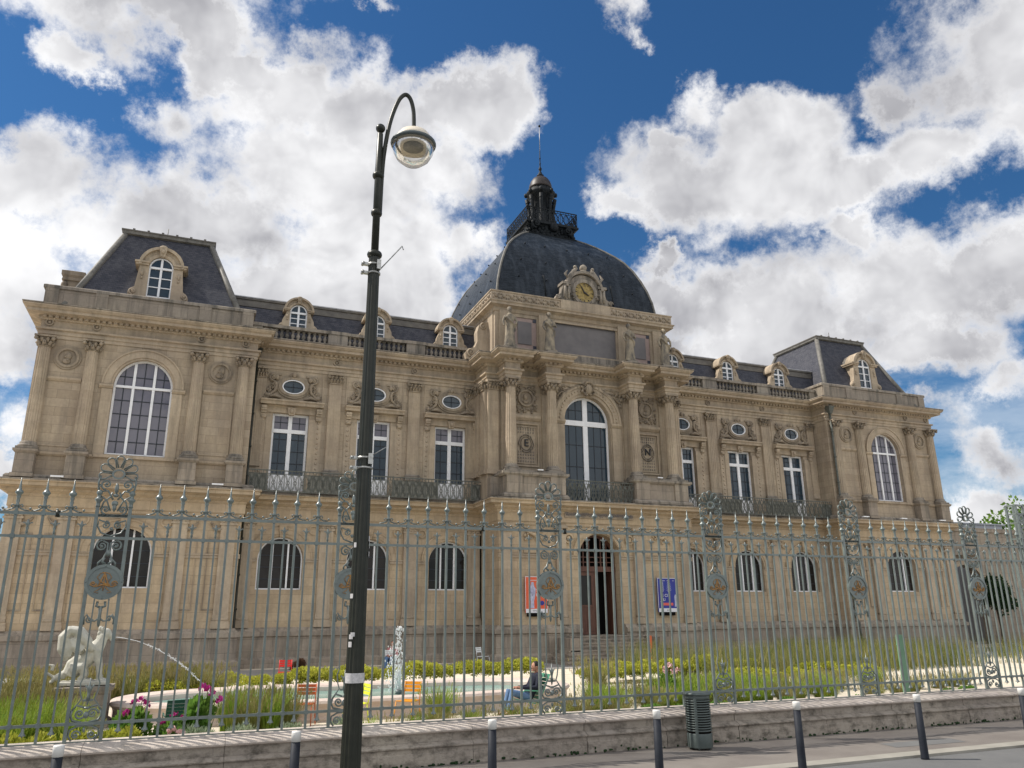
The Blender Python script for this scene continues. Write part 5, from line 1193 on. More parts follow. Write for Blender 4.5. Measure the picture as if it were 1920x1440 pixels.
for a in (.6, 2.4, 4.0, 5.4): b = MB(); b.tube([(.2*cos(a),.2*sin(a),0),(.2*cos(a),.2*sin(a),.06)], .02, 6); part('foot', b, 'bin', t)
# ------------------------------------------------------------------ street lamp
t = thing('street_lamp', 'tall dark fluted street lamp with a curved swan neck in front of the fence', 'street lamp', (2.10, 10.7, 0))
b = MB(); b.lathe([(.20,-.02),(.20,.10),(.16,.16),(.15,.34),(.135,.40)], 24, sm=False)
b.lathe([(.132,.40),(.128,1.0),(.116,2.2),(.102,4.4),(.092,6.0),(.084,7.55)], 32, sm=False, flute=.09); part('post', b, 'lamp', t)
b = MB(); b.lathe([(.058,7.5),(.056,9.0),(.045,9.70),(.03,9.72)], 16); b.ball((0,0,9.80), .075, 14, 10)
for z, r in ((7.60,.105),(8.30,.08),(8.95,.085)): b.lathe([(r*.8,z-.05),(r,z-.03),(r*1.08,z),(r,z+.03),(r*.8,z+.05)], 18)
part('upper_post', b, 'lamp', t)
b = MB(); ap_ = [(.05,8.3),(.055,8.9),(.07,9.3),(.11,9.70),(.17,10.05),(.26,10.36),(.34,10.50),(.41,10.53),(.475,10.45),(.52,10.28),(.535,10.1),(.54,9.86)]
fine = []
for i in range(len(ap_)-1):
    p0, p1, p2, p3 = [Vector(ap_[max(0,min(len(ap_)-1,i+k))]) for k in (-1,0,1,2)]
    for j in range(5):
        u = j/5; q = .5*((2*p1)+(p2-p0)*u+(2*p0-5*p1+4*p2-p3)*u*u+(3*p1-p0-3*p2+p3)*u**3); fine.append((q.x,0,q.y))
fine.append((.54,0,9.86)); b.tube(fine, .034, 10); b.box(-.02,.06,-.03,.03,8.93,8.97); part('swan_neck', b, 'lamp', t)
lh = MB(); c = (.54, 0); lh.lathe([(.05,9.90),(.14,9.885),(.24,9.82),(.30,9.73),(.325,9.66)], 28, c); hd = part('lamp_head', lh, 'lampw', t)
b = MB(); b.lathe([(.32,9.675),(.358,9.663),(.366,9.64),(.358,9.618),(.335,9.612)], 28, c); part('rim', b, 'rim', hd)
b = MB(); b.lathe([(.335,9.61),(.32,9.50),(.26,9.38),(.16,9.295),(.02,9.265)], 28, c); part('glass_bowl', b, 'bowl', hd)
b = MB(); b.lathe([(.33,9.60),(.33,9.62)], 28, c, 0); b.lathe([(.165,9.575),(.165,9.60)], 24, c, 1)
for s_ in (-1, 1): b.box(*sorted((.54+s_*.25, .54+s_*.33)), -.12, .12, 9.585, 9.60, 1)
part('reflector', b, ['lampw','gdisc'], hd)
for z0 in (7.36, 4.42):
    r = .088 if z0 > 6 else .103; b = MB()
    for dz in (-.07, .07): b.lathe([(r,z0+dz-.015),(r+.012,z0+dz-.012),(r+.012,z0+dz+.012),(r,z0+dz+.015)], 18); b.box(-r-.10,-r+.01,-.03,.03,z0+dz-.02,z0+dz+.02); b.tube([(-r-.08,-.05,z0+dz),(-r-.08,.05,z0+dz)], .022, 6)
    b.box(.02,.08,-r-.04,-r+.03,z0-.03,z0+.12)
    if z0 > 6: b.tube([(.05,-.05,z0-.05),(.40,-.08,z0+.42),(.42,-.08,z0+.36)], .009, 5)
    else: b.tube([(.05,-.1,z0+.08),(.26,-.14,z0+.22)], .007, 5)
    part('clamp', b, 'steel', t)
rs_ = random.Random(3)
b = MB(); R = .1235
b.lathe([(R+.003,1.56),(R+.003,1.68)], 24, a0=-pi*.95, a1=-pi*.02); part('sticker', b, 'sticker', t)
for i in range(11):
    a = -pi*.5+rs_.choice((-1,1))*rs_.uniform(.75, 1.3); z = rs_.uniform(1.9, 3.4); w = rs_.uniform(.02,.06); hh = rs_.uniform(.02,.10)
    R = .118-.006*(z-2); b = MB(); b.lathe([(R+.006,z),(R+.006,z+hh)], 4, a0=a, a1=a+w/R); part('sticker', b, 'sticker', t)

# ------------------------------------------------------------------ basin, sphinx, jets
BX, BYc = 3.95, 19.6
t = thing('fountain_basin', 'long pale stone fountain basin with green water behind the fence', 'fountain basin', (BX, BYc, GZ))
b = MB(); bp = []
def oval(rx, ry, k=64): return [(rx*(abs(cos(a))**.62)*(1 if cos(a) > 0 else -1), ry*(abs(sin(a))**.8)*(1 if sin(a) > 0 else -1)) for a in [-2*pi*i/k for i in range(k)]]
ov = oval(5.2, 2.15)[::-1]
b.sweep(ov, [(-.55,.22),(-.55,.36),(-.50,.40),(-.05,.42),(.05,.40),(.08,.35),(.03,.30),(.0,.26),(.0,.10),(.06,.05),(.06,-.05)], closed=True); part('rim', b, 'marble', t)
b = MB(); b.add([(x*.93, y*.80, .27) for x, y in ov], [list(range(len(ov)))]); part('water', b, 'water', t)
b = MB(); b.tube([(.95,-.1,.28),(.95,-.1,.36)], .09, 8); part('nozzle', b, 'rim', t)
J = MB(); rj = random.Random(6); jx, jy = .92, -.1
for i in range(620):
    k = rj.random(); h_ = rj.uniform(.05, 1.0)**.8
    if k < .55: x = rj.gauss(0, .03+.03*h_)-(.05 if k < .2 else 0); z = h_*1.52; s_ = rj.uniform(.006,.016)
    elif k < .75: x = rj.gauss(-.14,.05); z = h_*1.05; s_ = rj.uniform(.008,.016)
    else: x = max(-.42, min(.42, rj.gauss(0,.2))); z = min(1, abs(rj.gauss(.2,.28))); s_ = rj.uniform(.006,.015)
    J.ball((jx+x, jy+rj.gauss(0,.05+abs(x)*.5), .30+z), (s_*.8, s_*.8, s_*rj.uniform(1.2,2.6)), 5, 4)
for q in range(5): J.tube([(jx+.02+.02*q-.04,jy,.28),(jx+.03*q-.06,jy,.5+.07*q),(jx+.05*q-.08,jy,.75+.1*q)], [.022,.014,.005], 5)
o = part('water_jet', J, 'spray', None, (BX, BYc, GZ)); tag(o, 'vertical white spray of water rising from the basin just right of the lamp post', 'water jet'); o['kind'] = 'stuff'
J = MB(); pts = []
for i in range(30): u = i/29; pts.append((-1.45+u*2.16, 18.75, 2.0-.10*u-1.12*u*u+rj.uniform(-.006,.006)*(u*3)))
J.tube(pts, [.007+.002*sin(i*2.3) if i < 20 else .005 for i in range(30)], 5)
for i in range(170): u = rj.uniform(.35, 1); J.ball((-1.45+u*2.16+rj.gauss(0,.012), 18.75+rj.gauss(0,.012), 2.0-.10*u-1.12*u*u+rj.gauss(0,.014)), rj.uniform(.006,.012), 5, 4)
o = part('water_jet', J, 'spray'); tag(o, 'thin white arc of water spat from the white winged beast into the basin', 'water jet')
b = MB(); b.sweep([(-.5,.45),(-.5,-.45),(.5,-.45),(.5,.45)], [(-.5,0),(.07,0),(.07,.10),(0,.14),(0,.62),(.03,.64),(.06,.70),(.06,.76),(-.5,.78)], closed=True)
o = part('stone_plinth', b, 'grey', None, (-1.74, 18.75, GZ), sc=(.92, .92, 1)); tag(o, 'square pale stone plinth under the white winged beast', 'plinth')
# seated winged beast (griffin-like sphinx) facing right
b = MB()
b.tube([(-.30,0,.14),(-.22,0,.30),(-.02,0,.48),(.12,0,.66),(.20,0,.80),(.24,0,.92)], [.14,.19,.18,.16,.11,.09], 10)      # haunch to neck
b.ball((.27,0,.95), (.105,.085,.11), 10, 8); b.tube([(.29,0,.94),(.37,0,.90),(.385,0,.86)], [.07,.055,.03], 8); b.ball((.38,0,.82),(.035,.035,.025),6,5)
for s_ in (-1, 1):
    b.tube([(.22,s_*.05,1.0),(.20,s_*.075,1.10)], [.035,.012], 5); b.ball((.31,s_*.06,.975), .02, 5, 4)
    b.tube([(.14,s_*.09,.62),(.20,s_*.10,.40),(.24,s_*.10,.20),(.25,s_*.10,.06)], [.09,.07,.05,.05], 8); b.ball((.30,s_*.10,.035),(.09,.05,.04),8,5)
    b.tube([(-.26,s_*.13,.26),(-.05,s_*.16,.30),(-.02,s_*.15,.14),(-.1,s_*.14,.05)], [.13,.11,.07,.05], 8); b.ball((.02,s_*.14,.04),(.12,.05,.04),8,5)
    b.tube([(.08,s_*.14,.62),(-.10,s_*.20,.84),(-.24,s_*.22,1.0),(-.36,s_*.22,1.02),(-.46,s_*.22,.90),(-.46,s_*.21,.66),(-.36,s_*.18,.44)], [.07,.10,.11,.11,.11,.10,.05], 8)
    b.tube([(-.1,s_*.19,.62),(-.28,s_*.21,.72),(-.34,s_*.21,.86)], [.1,.11,.09], 7)
    for k in range(5): b.tube([(-.12-.05*k,s_*.27,.9-.02*k),(-.26-.05*k,s_*.27,.72-.05*k),(-.30-.03*k,s_*.24,.50)], .02, 4)
b.tube([(-.36,0,.12),(-.55,0,.10),(-.72,0,.22),(-.70,0,.36),(-.60,0,.34),(-.62,0,.24)], [.05,.035,.03,.03,.035,.04], 7); b.tube([(-.34,.0,.2),(-.5,0,.12),(-.62,0,.0)], [.08,.06,.03], 7)
for k in range(6): b.ball((.16-.015*k*k*.3, 0, 1.05-.09*k), (.05,.05,.06), 6, 5)
b.box(-.45,.42,-.28,.28,-.05,.03)
o = part('winged_beast_statue', b, 'statue', None, (-1.76, 18.75, GZ+.83), sc=(1.0, 1.0, .98)); remesh(o, .016); tag(o, 'white stone seated winged beast on its plinth, spitting water into the basin', 'statue')

# ------------------------------------------------------------------ garden chairs
def chair(mat, label, loc, rz, lounge=False, sc=.88, group='garden chairs'):
    t = thing('garden_chair', label, 'chair', loc, group, rz, sc); sx_ = .21
    if not lounge:
        b = MB()
        for i in range(6): b.box(-sx_, sx_, -.20+i*.068, -.145+i*.068, .44+(.012 if i in (0,5) else 0), .455+(.012 if i in (0,5) else 0))
        part('seat', b, mat, t)
        b = MB()
        for z in (.66, .74, .82): b.box(-sx_, sx_, .24+(z-.66)*.2, .255+(z-.66)*.2, z-.032, z+.032)
        b.tube([(-sx_,.2,.44),(-sx_,.27,.86)], .013, 6); b.tube([(sx_,.2,.44),(sx_,.27,.86)], .013, 6); part('backrest', b, mat, t)
        for sx2 in (-1, 1):
            for sy in (-1, 1): b = MB(); b.tube([(sx2*sx_,sy*.18,.44),(sx2*(sx_+.02),sy*.24,.0)], .013, 6); part('leg', b, mat, t)
    else:
        b = MB()
        for i in range(7): b.box(-.26, .26, -.25+i*.068, -.19+i*.068, .34-i*.016, .352-i*.016)
        part('seat', b, mat, t)
        b = MB()
        for i in range(8): b.box(-.26, .26, .24+i*.038, .252+i*.038, .26+i*.078, .332+i*.078)
        for s_ in (-1, 1): b.tube([(s_*.26,.22,.24),(s_*.26,.53,.88)], .014, 6)
        b.tube([(-.26,.53,.88),(.26,.53,.88)], .016, 6); part('backrest', b, mat, t)
        for s_ in (-1, 1):
            b = MB(); b.tube([(s_*.28,.34,.52),(s_*.29,-.15,.56),(s_*.28,-.24,.50),(s_*.27,-.26,.34)], .014, 6); part('armrest', b, mat, t)
            for y0, y1 in ((-.24,-.27),(.24,.40)): b = MB(); b.tube([(s_*.26,y0,.34 if y0 < 0 else .24),(s_*.27,y1,0)], .014, 6); part('leg', b, mat, t)
    return t
chair('orange', 'orange metal garden chair in front of the basin, right of the spray', (4.40, 16.75, GZ), radians(-42))
chair('red', 'red metal garden chair behind the basin, left of the lamp post', (3.0, 26.4, GZ), radians(-12))
chair('whitep', 'white metal garden chair alone in the shade by the museum wall', (11.55, 32.0, GZ), radians(38), sc=.9)
chair('dgreen', 'dark green garden chair with a curved slatted back beside the pink flowers', (0.02, 16.3, GZ), radians(185), True, sc=.76)
chair('yellow', 'bright yellow garden chair half hidden behind the lamp post', (3.33, 16.7, GZ), radians(-80))
chair('oribrown', 'orange garden chair half hidden in long grass left of the lamp post', (2.35, 17.0, GZ), radians(-20))
chair('teal', 'turquoise garden chair far right in the garden, left of the mint green post', (28.6, 26.3, GZ), radians(20))
pch = chair('jade', 'pale green reclining garden chair the reading man sits in', (7.02, 16.75, GZ), radians(-90+4), True, sc=.92)
# ------------------------------------------------------------------ people
def capsule_body(parts, name, mat, parent, vox):
    b = MB()
    for pts, rs in parts:
        if len(pts) == 1: b.ball(pts[0], rs, 10, 8)
        else: b.tube(pts, rs, 10)
    return remesh(part(name, b, mat, parent), vox)
def sitter(label, loc, rz, top, sc, lean=.42, group=None, long_hair=False):
    """seated person, facing -y in own frame; origin on the ground under the hips"""
    t = thing('person', label, 'person', loc, group, rz, sc)
    hip = Vector((0, .10, .40)); ch = Vector((0, .10+.62*lean, .40+.42)); nk = ch+Vector((0,.03,.12)); hd = nk+Vector((0,-.06,.14))
    body = []
    body.append(([hip, (hip+ch)/2+Vector((0,.02,0)), ch, nk, nk+Vector((0,-.02,.07))], [.135,.125,.145,.065,.052]))
    body.append(([hd], (.078,.098,.118))); body.append(([hd+Vector((0,-.10,-.02)), hd+Vector((0,-.115,-.035))], [.018,.014]))
    body.append(([hd+Vector((0,-.075,-.085))], (.035,.035,.025)))
    for s in (-1, 1):
        body.append(([hd+Vector((s*.078,.01,-.01))], (.015,.022,.032)))
        kn = Vector((s*.11,-.36,.53)); ft = Vector((s*.11,-.46,.07))
        body.append(([hip+Vector((s*.085,0,0)), kn, ft], [.095,.062,.042])); body.append(([ft+Vector((0,.02,-.02)), ft+Vector((0,-.15,-.035))], [.04,.032]))
        sh_ = ch+Vector((s*.17,.0,.06)); el = sh_+Vector((s*.06,-.12,-.26)); wr = Vector((s*.05, -.16, .62)); body.append(([sh_, el, wr], [.058,.045,.03]))
        hnd = wr+Vector((-s*.0,-.04,.0)); body.append(([wr, hnd+Vector((0,-.03,0))], [.028,.034]))
        for k in range(4): q = hnd+Vector((s*(-.026+.018*k), -.05, .0)); body.append(([q, q+Vector((-s*.004,-.035,.004)), q+Vector((-s*.012,-.055+.004*abs(k-1.5),-.014))], [.009,.008,.007]))
        q = hnd+Vector((-s*.034,-.01,.01)); body.append(([q, q+Vector((-s*.012,-.03,.02))], [.010,.008]))
    capsule_body(body, 'body', 'skin', t, .0085)
    cl = [([hip, (hip+ch)/2+Vector((0,.02,0)), ch, nk-Vector((0,0,.03))], [.145,.14,.160,.078])]
    for s in (-1, 1): sh_ = ch+Vector((s*.17,0,.06)); el = sh_+Vector((s*.06,-.12,-.26)); wr = Vector((s*.05,-.16,.62)); cl.append(([ch+Vector((s*.05,0,.04)), sh_, el, (el*.15+wr*.85)], [.10,.072,.058,.042]))
    capsule_body(cl, 'jumper', top, t, .014)
    tr = [([hip+Vector((-.06,0,0)), hip+Vector((.06,0,0))], [.135,.135])]
    for s in (-1, 1): kn = Vector((s*.11,-.36,.53)); ft = Vector((s*.11,-.46,.07)); tr.append(([hip+Vector((s*.085,0,0)), kn, ft+Vector((0,0,.06))], [.112,.078,.062]))
    capsule_body(tr, 'trousers', 'jeans', t, .014)
    for s in (-1, 1): ft = Vector((s*.11,-.46,.07)); capsule_body([([ft+Vector((0,.03,-.03)), ft+Vector((0,-.15,-.04))], [.046,.038])], 'shoe', 'shoe', t, .012)
    hr = [([hd+Vector((0,.02,.025))], (.088,.10,.108))]
    if long_hair: hr.append(([hd+Vector((0,.07,.02)), hd+Vector((0,.09,-.12)), hd+Vector((0,.08,-.24))], [.08,.075,.04]))
    capsule_body(hr, 'hair', 'hair', t, .012)
    e = MB()
    for s in (-1, 1): e.ball(hd+Vector((s*.03,-.092,.01)), .009, 6, 4)
    part('eye', e, 'dark', t)
    return t
sitter('man in a dark jumper and jeans reclining in a pale green chair beside the basin', (6.98, 16.75, GZ), radians(-90+4), 'navy', .90)
sitter('dark haired person in a rose top seated behind the spray by the museum wall', (7.55, 31.4, GZ), radians(-30), 'rose', .92, .12, None, True)
chair('whitep', 'white garden chair under the dark haired person by the museum wall', (7.60, 31.6, GZ), radians(150), sc=.9)
# orange signpost on the steps
b = MB(); b.box(-.09,.09,-.03,.03,.62,1.15); b.box(-.03,.03,-.02,.02,.30,.62); b.box(-.08,.08,-.1,.1,0,.30)
tag(part('small_sign', b, 'oribrown', None, (CX+.62, 30.3, GZ)), 'narrow orange red sign standing at the foot of the museum steps', 'sign')
b = MB(); b.box(-.02,.02,-.02,.02,0,.42); b.box(-.08,.08,-.02,.02,.42,.44)
tag(part('metal_stake', b, 'rust', None, (5.55, 15.3, GZ)), 'thin rusty metal stake in the plants left of the reading man', 'stake')

# ------------------------------------------------------------------ planting
def leaf(b, p, d, n, L, w, tint):
    d = d.normalized(); s_ = d.cross(n)
    s_ = s_.normalized() if s_.length > 1e-4 else Vector((1,0,0))
    b.add([p, p+d*L*.5+s_*w, p+d*L, p+d*L*.5-s_*w], [(0,1,2,3)], 0, False, tint)
def rvec(r): return Vector((r.gauss(0,1), r.gauss(0,1), r.gauss(0,1))).normalized()
def bush_mesh(name, mat, seed, rx, rz, n, L=.07, w=.022, lob=5, extra=None):
    r = random.Random(seed); b = MB(); lobes = [(Vector((r.uniform(-.6,.6)*rx, r.uniform(-.5,.5)*rx, rz*r.uniform(.35,.75))), r.uniform(.35,.6)) for _ in range(lob)]
    for i in range(n):
        c, q = r.choice(lobes); d = rvec(r); d.z = abs(d.z)*.9-.15; p = c+Vector((d.x*rx*q, d.y*rx*q, d.z*rz*q))*r.uniform(.6, 1.08)
        if p.z < .02: p.z = r.uniform(.02, .1)
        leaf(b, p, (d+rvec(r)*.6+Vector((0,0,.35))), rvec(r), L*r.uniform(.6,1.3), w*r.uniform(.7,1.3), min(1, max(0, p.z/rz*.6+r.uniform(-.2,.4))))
    mats = [mat]
    if extra: extra(b, r); mats = [mat]+list(extra.mats)
    return b.mesh(name, mats)
def grass_mesh(name, mat, seed, R, H, n, bend=.5, w=.008, heads=0):
    r = random.Random(seed); b = MB()
    for i in range(n):
        a = r.uniform(0, 2*pi); q = R*sqrt(r.random())*.55; x, y = q*cos(a), q*sin(a); hh = H*r.uniform(.55, 1.08); o = a+r.uniform(-.5,.5); k = bend*R*r.uniform(.2,1.5); wd = w*r.uniform(.7,1.4)
        px, py = -sin(o)*wd, cos(o)*wd; vs = []
        for j in range(4): t_ = j/3; X = x+cos(o)*k*t_*t_; Y = y+sin(o)*k*t_*t_; Z = hh*(t_-.12*t_*t_*bend); f = 1-t_*.85; vs += [(X-px*f,Y-py*f,Z),(X+px*f,Y+py*f,Z)]
        b.add(vs, [(0,1,3,2),(2,3,5,4),(4,5,7,6)], 0, False, min(1, r.uniform(.1,.7)))
        if heads and r.random() < heads: b.tube([vs[6], (vs[6][0]+cos(o)*.02, vs[6][1]+sin(o)*.02, vs[6][2]+.10)], [.010,.004], 4, tint=1.0)
    return b.mesh(name, mat)
def flowers(mt, k, rad, R, H):
    def f(b, r):
        for i in range(k):
            a = r.uniform(0, 2*pi); q = R*r.uniform(.2,.9); c = Vector((q*cos(a), q*sin(a)-.05, H*r.uniform(.85,1.2)))
            for j in range(14): d = rvec(r); d.z = abs(d.z); s_ = d.cross(rvec(r)).normalized(); p = c+d*rad*.35; b.add([p, p+(d+s_*.7)*rad*.8, p+d*rad*1.15, p+(d-s_*.7)*rad*.8], [(0,1,2,3)], 1, False, 0)
            b.tube([(c.x*.6,c.y*.6,.1), tuple(c)], .006, 4, 0)
    f.mats = [mt]; return f
bush = {}
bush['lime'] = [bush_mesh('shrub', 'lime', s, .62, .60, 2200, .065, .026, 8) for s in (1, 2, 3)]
bush['low'] = [bush_mesh('shrub', 'lime', s, .32, .24, 700, .06, .02, 5) for s in (11, 12)]
bush['green'] = [bush_mesh('shrub', 'green', s, .34, .34, 800, .09, .028, 6) for s in (21, 22)]
bush['silver'] = [bush_mesh('shrub', 'silver', s, .30, .30, 700, .10, .010, 6) for s in (31, 32)]
bush['rust'] = [bush_mesh('shrub', 'rust', 41, .5, .85, 1500, .10, .03, 7)]
gras = {'g': [grass_mesh('grass_clump', 'gr', s, .42, .85, 620, .8, .009, .12) for s in (1, 2, 3)],
        'd': [grass_mesh('grass_clump', 'dry', s, .40, .80, 560, .9, .007, .35) for s in (4, 5, 6)],
        's': [grass_mesh('grass_clump', 'gr', s, .26, .42, 220, .8, .007) for s in (7, 8)],
        't': [grass_mesh('grass_clump', 'dry', s, .26, .34, 220, .9, .007, .15) for s in (9, 10)]}
rp = random.Random(12)
def plant(kind, me, x, y, label, cat, group, sc=1, szz=None):
    o = link(kind, me, None, (x, y, GZ), (0, 0, rp.uniform(0, 6.28)), (sc, sc, szz or sc)); tag(o, label, cat, group); return o
# row of lime shrubs behind the basin
GL = 'yellow green shrubs behind the basin'
for i in range(12):
    x = 3.55+i*.66; plant('shrub', bush['lime'][i % 3], x+rp.uniform(-.08,.08), 24.6+.09*i+rp.uniform(-.15,.15), 'yellow green shrub, %s from the left in the long row behind the basin' % ORD[i], 'shrub', GL, rp.uniform(.85,1.1))
for i in range(5): plant('shrub', bush['lime'][i % 3], [-.2,.55,2.0,2.7,1.4][i], [21.9,22.1,23.6,24.0,24.9][i]+.6, ['lime shrub nearest to the winged beast statue','lime shrub, second from the winged beast statue','lime shrub right under the end of the water arc','lime shrub next to the red garden chair','lime shrub just left of the red garden chair'][i], 'shrub', 'yellow green shrubs left of the lamp post', [.9,.8,.75,.8,.8][i])
for i in range(4): plant('shrub', bush['lime'][i % 3], 11.7+i*.55, 22.9+rp.uniform(-.2,.3), 'yellow green shrub, %s to the right of the reading man' % ORD[i], 'shrub', 'yellow green shrubs beyond the reading man', rp.uniform(.7,1.0))
for i in range(9): plant('shrub', bush['lime'][i % 3], 13.3+i*.62, 23.4+rp.uniform(-.3,.3), 'yellow green shrub before the museum steps, %s from the left' % ORD[i], 'shrub', 'yellow green shrubs before the steps', rp.uniform(.8,1.1))
for i in range(6): plant('shrub', bush['low'][i % 2], 16.2+i*1.15, 21.0+i*.35, 'low lime cushion plant below the tall meadow grass, %s from the left' % ORD[i], 'shrub', 'low cushions below the meadow grass', rp.uniform(1.3,1.8))
# left bed of tall grass (countable clumps)
for i in range(16):
    x = -2.70+(i % 4)*.36+rp.uniform(-.08,.08); y = 15.9+(i//4)*1.0+rp.uniform(-.2,.2); x -= .30*(i//4)
    plant('grass_clump', gras['d' if i//4 > 1 else 'g'][i % 3], x, y, 'tall grass clump in the left bed, %s in the %s row from the fence' % (ORD[i % 4], ORD[i//4]), 'grass clump', 'tall grass left of the winged beast', .95, (.75+.10*(i//4)))
for i in range(9):
    plant('grass_clump', gras['d'][i % 3], -3.6+i*.52, 22.9+rp.uniform(-.4,.4), 'dry grass clump behind the winged beast statue, %s from the left' % ORD[i], 'grass clump', 'dry grass behind the statue', 1.1, 1.15)
for i in range(7):
    plant('grass_clump', gras['d' if i % 2 else 'g'][i % 3], [.95,1.25,1.6,1.95,1.1,1.5,1.85][i], [16.1,15.9,16.0,16.2,16.8,16.9,16.9][i], 'grass clump between dark green chair and lamp post, %s from the left' % ORD[i], 'grass clump', 'grass clumps left of the lamp post', .75, .95)
plant('grass_clump', gras['g'][0], 4.95, 16.3, 'single feathery grass clump right of the orange chair', 'grass clump', None, .8, .85)
for i in range(13):
    x = 7.6+i*.62; plant('grass_clump', gras['g' if i % 3 else 'd'][i % 3], x, 15.6+rp.uniform(-.3,.5)+i*.03, 'green grass clump by the fence, %s to the right of the reading man' % ORD[i], 'grass clump', 'grass clumps behind the right half of the fence', .85, .62+.02*(i%4))
for i in range(14):
    x = 9.0+i*.75; plant('grass_clump', gras['d' if i % 3 else 'g'][i % 3], x, 17.4+rp.uniform(-.4,.5)+i*.05, 'dry tipped grass clump in the second row, %s from the reading man' % ORD[i], 'grass clump', 'second row of grass clumps', .9, .65)
for i in range(9):
    plant('grass_clump', gras['t' if i % 2 else 's'][i % 2], 3.1+i*.50, 14.75+rp.uniform(-.1,.35), 'small rusty grass tuft at the fence foot, %s from the lamp post' % ORD[i], 'grass tuft', 'small tufts at the fence foot', 1.0)
for i in range(8):
    plant('grass_clump', gras['t'][i % 2], 15.9+i*.8, 16.0+i*.30+rp.uniform(-.3,.3), 'short dry grass tuft on the far right gravel, %s from the left' % ORD[i], 'grass tuft', 'dry tufts on the right gravel', 1.3, 1.2)
for i in range(12):
    plant('grass_clump', gras['g'][i % 3], 10.9+(i % 6)*.48+rp.uniform(-.1,.1), 16.6+(i//6)*1.0+rp.uniform(-.2,.2), 'bright lime grass clump beyond the litter bin, %s in the %s row' % (ORD[i % 6], ['near','far'][i//6]), 'grass clump', 'bright lime grass left of the litter bin', .9, .75)
for i in range(10):
    plant('shrub', bush['lime'][(i+1) % 3], 13.8+i*.75, 19.6+rp.uniform(-.3,.4)+i*.08, 'small yellow green shrub on the gravel beyond the bin, %s from the bin' % ORD[i], 'shrub', 'small shrubs beyond the bin', rp.uniform(.5,.75))
for i in range(8):
    plant('grass_clump', gras['d'][i % 3], [6.3,7.4,8.4,-.6,.2,1.0,4.4,5.3][i], [15.1,15.0,15.1,22.6,22.9,23.2,15.0,15.2][i], ['low grass clump before the reading man','low grass clump under the reading man chair','low grass clump behind the reading man chair','grass clump right behind the winged beast plinth','grass clump on the far rim of the basin near the statue','grass clump behind the end of the water arc','low grass clump before the orange chair','low grass clump right before the thin metal stake'][i], 'grass clump', None, .7, [.5,.45,.5,.9,.8,.8,.5,.5][i])
# near shrubs at the fence foot
sil = [(.50,14.7),(1.05,14.75),(1.72,14.75),(2.75,14.7),(3.0,15.1),(.15,15.0)]
for i, (x, y) in enumerate(sil): plant('shrub', bush['silver'][i % 2], x, y, 'spiky silver green plant at the fence foot, %s from the left' % ORD[i], 'plant', 'silvery plants at the fence foot', .95)
for i, (x, y) in enumerate([(-2.3,14.6),(-1.85,14.65),(-1.4,14.6),(-1.0,14.6),(-.65,14.7)]): plant('shrub', bush['low'][i % 2], x, y, 'bright lime ground plant behind the fence at far left, %s from the left' % ORD[i], 'plant', 'lime ground plants at far left', 1.1, 1.5)
for i, (x, y) in enumerate([(6.0,14.8),(6.7,14.7),(8.3,14.75),(9.0,14.8),(9.9,15.0),(10.7,14.8),(11.6,14.9),(12.6,14.9),(13.6,14.95),(14.6,14.9),(17.7,15.1),(18.6,15.3)]):
    plant('shrub', bush['green'][i % 2], x, y, 'leafy green plant at the fence foot, %s to the right of the reading man' % ORD[i], 'plant', 'leafy plants along the fence foot', rp.uniform(.5,.8))
pe = bush_mesh('peony', 'green', 51, .30, .42, 900, .11, .034, 6, flowers('petal', 5, .055, .28, .50)); pe2 = bush_mesh('peony', 'green', 52, .28, .30, 700, .10, .03, 5, flowers('petalp', 3, .07, .2, .33)); pe3 = bush_mesh('peony', 'green', 53, .22, .55, 500, .09, .026, 5, flowers('petalp', 9, .05, .16, .62))
plant('peony', pe, -.62, 15.25, 'peony plant with magenta flowers on the left side of the dark green chair', 'flower', None, .95, 1.25)
plant('peony', pe, .38, 15.35, 'peony plant with a dense bunch of magenta flowers right of the dark green chair', 'flower', None, 1.05, 1.5)
plant('peony', pe, -.05, 15.2, 'peony plant with few magenta flowers in front of the dark green chair', 'flower', None, .85)
plant('peony', pe2, .02, 14.62, 'low peony with pale pink flowers at the fence foot', 'flower', None, .9)
plant('peony', pe3, 10.9, 17.0, 'tall stem of pale pink flowers above the litter bin', 'flower', None, 1.2)
plant('shrub', bush['rust'][0], 4.0, 31.0, 'dark reddish shrub against the museum base behind the red chair', 'shrub', None, .62)
plant('grass_clump', gras['d'][1], 10.9, 20.8, 'brown tall grass clump right of the reading man beyond the basin end', 'grass clump', None, 1.1, 1.1)
# tall meadow on the right, too many stems to count
r = random.Random(77); b = MB()
for i in range(13000):
    x = r.uniform(15.5, 29.5); y = r.uniform(21.5, 28.8)+max(0, (x-24))*.2
    if y < 21.6+(x-15.5)*.12 or mnoise.noise((x*.5, y*.5, 0)) < -.28: continue
    hh = r.uniform(.5, 1.15)*(1+.25*mnoise.noise((x*.4, y*.4, 3))); a = r.uniform(0, 6.28); k = r.uniform(.05,.35); w = r.uniform(.005,.012); px, py = -sin(a)*w, cos(a)*w; vs = []
    for j in range(3): t_ = j/2; X = x+cos(a)*k*t_*t_; Y = y+sin(a)*k*t_*t_; Z = GZ+hh*t_; f = 1-.8*t_; vs += [(X-px*f,Y-py*f,Z),(X+px*f,Y+py*f,Z)]
    b.add(vs, [(0,1,3,2),(2,3,5,4)], 0 if r.random() < .5 else 1, False, r.random())
o = part('meadow_grass', b, ['mead','dry']); tag(o, 'tall meadow grass filling the right part of the garden before the museum', 'grass'); o['kind'] = 'stuff'
b = MB()
